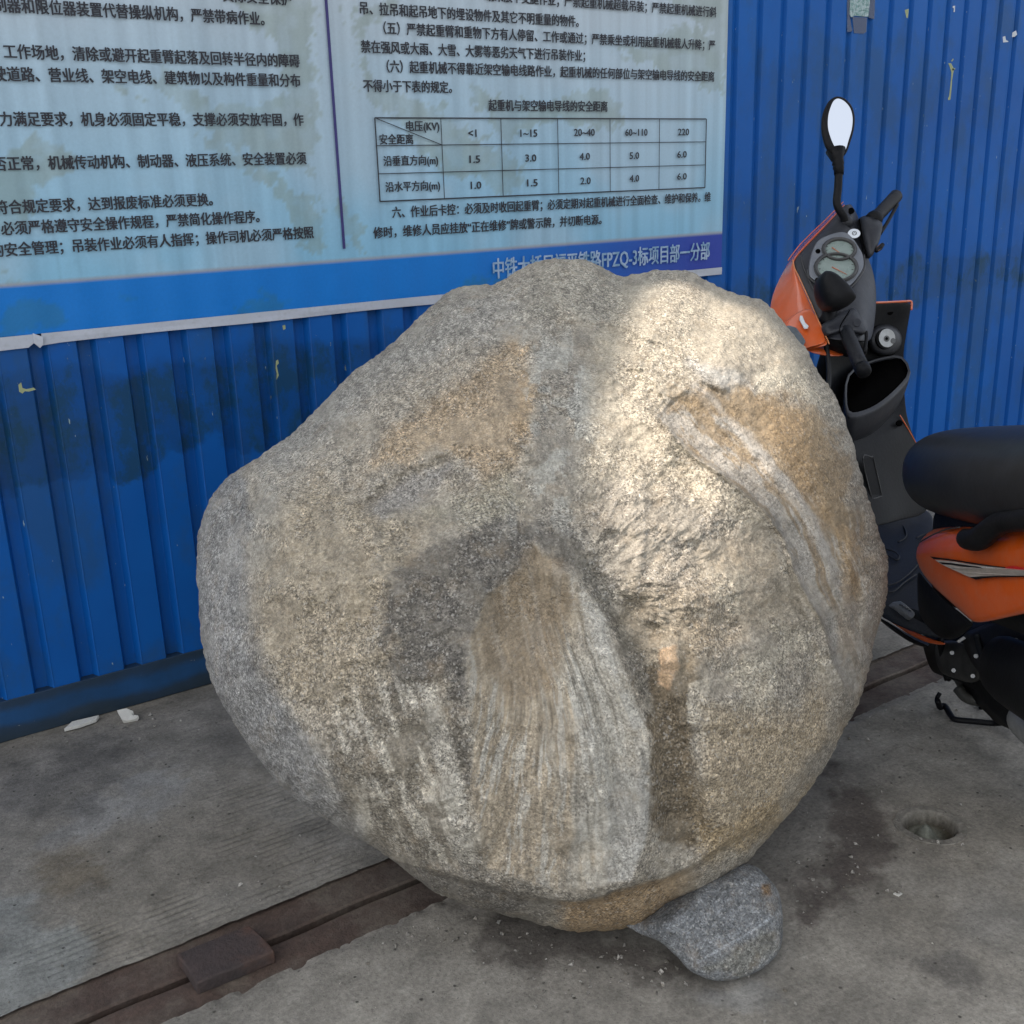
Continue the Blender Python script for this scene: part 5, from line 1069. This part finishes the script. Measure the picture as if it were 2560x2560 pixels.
def wheel(name, c, ax, fwd, R_, w_):
    wl = bpy.data.objects.new(name, None); COL.objects.link(wl); wl.parent = sc; wl.location = Vector(c-origin_of(sc))
    up = np.cross(ax, fwd); up /= np.linalg.norm(up)
    def rev(nm, prof, mt):
        V = [[c+ax*y_+(fwd*math.cos(a)+up*math.sin(a))*r_ for r_, y_ in prof] for a in np.linspace(0, 2*math.pi, 48, endpoint=False)]; V.append(V[0])
        loft(nm, V, mt, wl, closed=True, caps=False)
    rev('tyre', [(R_*.66, -w_*.75), (R_*.80, -w_), (R_*.95, -w_*.8), (R_, -w_*.3), (R_, w_*.3), (R_*.95, w_*.8), (R_*.80, w_), (R_*.66, w_*.75)], M_rubber)
    rev('rim', [(R_*.67, -w_*.7), (R_*.67, w_*.7), (R_*.60, w_*.6), (R_*.60, -w_*.6)], M_silver)
    rev('hub', [(.01, -w_*.6), (.04, -w_*.6), (.04, w_*.6), (.01, w_*.6)], M_alu)
    for k in range(5):
        a = k*2*math.pi/5; tube('spoke', [c+(fwd*math.cos(a)+up*math.sin(a))*.035, c+(fwd*math.cos(a)+up*math.sin(a))*R_*.62], .012, M_silver, wl, n=6)
HB = np.array([.42, .90, 0])/np.linalg.norm([.42, .90, 0])
wheel('rear_wheel', np.array([1.80, .80, .215]), LF, HB, .21, .045)
sd_ = math.radians(35); FH = np.array([HB[0]*math.cos(sd_)-HB[1]*math.sin(sd_), HB[0]*math.sin(sd_)+HB[1]*math.cos(sd_), 0]); FL = np.array([-FH[1], FH[0], 0])
fwc = np.array([2.30, 2.02, .212]); wheel('front_wheel', fwc, FL, FH, .205, .042)
for s_ in (-1, 1): tube('fork_leg', [fwc+FL*.06*s_, fwc+FL*.06*s_+np.array([-.02, -.07, .30])], .015, M_silver, sc, n=12)
tube('steering_column', [fwc+np.array([-.03, -.08, .28]), A(2110, 760, .16)], .022, M_black, sc, n=12)
ff = []
for a in np.linspace(.3, 2.9, 16):
    c = fwc+(FH*math.cos(a)+np.array([0, 0, 1.])*math.sin(a))*.225; rr_ = (FH*math.cos(a)+np.array([0, 0, 1.])*math.sin(a))
    ff.append([c+FL*x_-rr_*z_ for x_, z_ in ((-.058, .05), (-.052, .01), (-.03, 0), (.03, 0), (.052, .01), (.058, .05))])
loft('front_fender', ff, M_orange, sc, closed=False, thick=.003)
tail = []
for u, w1, h1 in ((0,.10,.07),(.5,.09,.06),(.85,.06,.04),(1,.02,.015)):
    c = SN+BK*(.62+.35*u)+np.array([0, 0, .12+.08*u]); tail.append([c+LF*w1*math.cos(a)+np.array([0, 0, h1*math.sin(a)]) for a in np.linspace(0, 2*math.pi, 16, endpoint=False)])
loft('tail_cowl', tail, M_orange, sc, sub=1)

# ------------------------------------------------------------------ high shelter added out of view: roof hole shaped to make the sun patch
ZC = 6.6
LIT = [(1215,545),(1330,508),(1440,560),(1500,620),(1560,722),(1600,850),(1625,990),(1632,1080),(1610,1190),(1580,1300),(1535,1400),(1480,1520),(1400,1580),(1340,1560),(1315,1450),(1290,1330),(1230,1230),(1180,1150),(1145,1060),(1125,960),(1118,870),(1130,770),(1170,690),(1180,620),(1200,580)]
hole = []
for lx, ly in LIT:
    k = np.argmin((RQX-lx)**2+(RQY-ly)**2); p = RV.reshape(-1, 3)[k]; hole.append((p+SUN*((ZC-p[2])/SUN[2])))
hole = np.array(hole); hc_ = hole.mean(0)
rp = RV.reshape(-1, 3)[::37]; rp = rp + SUN*((ZC-rp[:, 2])/SUN[2])[:, None]; ra = np.arctan2(rp[:, 1]-hc_[1], rp[:, 0]-hc_[0]); rd = np.hypot(rp[:, 1]-hc_[1], rp[:, 0]-hc_[0])
for i in range(len(hole)):
    v_ = hole[i]-hc_; a_ = math.atan2(v_[1], v_[0]); m_ = np.abs((ra-a_+np.pi) % (2*np.pi)-np.pi) < .05
    lim = rd[m_].max()-.12; k_ = min(1, lim/np.hypot(v_[0], v_[1])); hole[i] = hc_+v_*k_
def shade_pt(p): return np.array(p)+SUN*((ZC-p[2])/SUN[2])
corners = np.array([shade_pt(p) for p in [(-1.2, .2, 0), (-1.2, 2.6, 2.4), (6.8, 2.6, 2.4), (6.8, 2.6, 0), (4.0, -.2, 0), (-1.2, .2, 0)]])
x0, y0 = corners[:, 0].min()-.4, corners[:, 1].min()-.4; x1, y1 = corners[:, 0].max()+.4, corners[:, 1].max()+.4
hole = hole[np.argsort(np.arctan2(hole[:, 1]-hc_[1], hole[:, 0]-hc_[0]))]
sun_blk = thing('sun_blocker', 'high sheet-roofed shelter added out of view behind the viewer to block the sun but for one shaped patch', 'blocker', (x0, y0, 0))
n = len(hole); V = []; F = []
ang = [math.atan2(p[1]-hc_[1], p[0]-hc_[0]) for p in hole]
def rect_hit(a):
    dx, dy = math.cos(a), math.sin(a); ts = []
    if dx > 1e-9: ts.append((x1-hc_[0])/dx)
    if dx < -1e-9: ts.append((x0-hc_[0])/dx)
    if dy > 1e-9: ts.append((y1-hc_[1])/dy)
    if dy < -1e-9: ts.append((y0-hc_[1])/dy)
    t = min(ts); return (hc_[0]+dx*t, hc_[1]+dy*t, ZC)
bm = bmesh.new(); ho = [bm.verts.new((p[0], p[1], ZC)) for p in hole]
oc = [bm.verts.new(c) for c in ((x0, y0, ZC), (x1, y0, ZC), (x1, y1, ZC), (x0, y1, ZC))]
ed = [bm.edges.new((ho[i], ho[(i+1) % n])) for i in range(n)] + [bm.edges.new((oc[i], oc[(i+1) % 4])) for i in range(4)]
bmesh.ops.triangle_fill(bm, use_beauty=True, use_dissolve=False, edges=ed)
me = bpy.data.meshes.new('blocker_sheet'); bm.to_mesh(me); bm.free()
mr = worn('blocker_sheet', (.30, .32, .34), .6, amt=.3); me.materials.append(mr)
ro = link_obj('blocker_sheet', me, sun_blk); ro.location = -sun_blk.location
m = ro.modifiers.new('s', 'SOLIDIFY'); m.thickness = .03
for px_, py_ in ((x0, y0), (x1, y0), (x0, y1-.1), (x1, y1-.1)):
    if not (-.5 < px_ < 6.5 and .3 < py_ < 3): boxmesh('blocker_post', (px_-.06, py_-.06, 0), (px_+.06, py_+.06, ZC-.02), mr, sun_blk)
print('blocker', x0, x1, y0, y1, 'sun', SUN, math.degrees(elev))
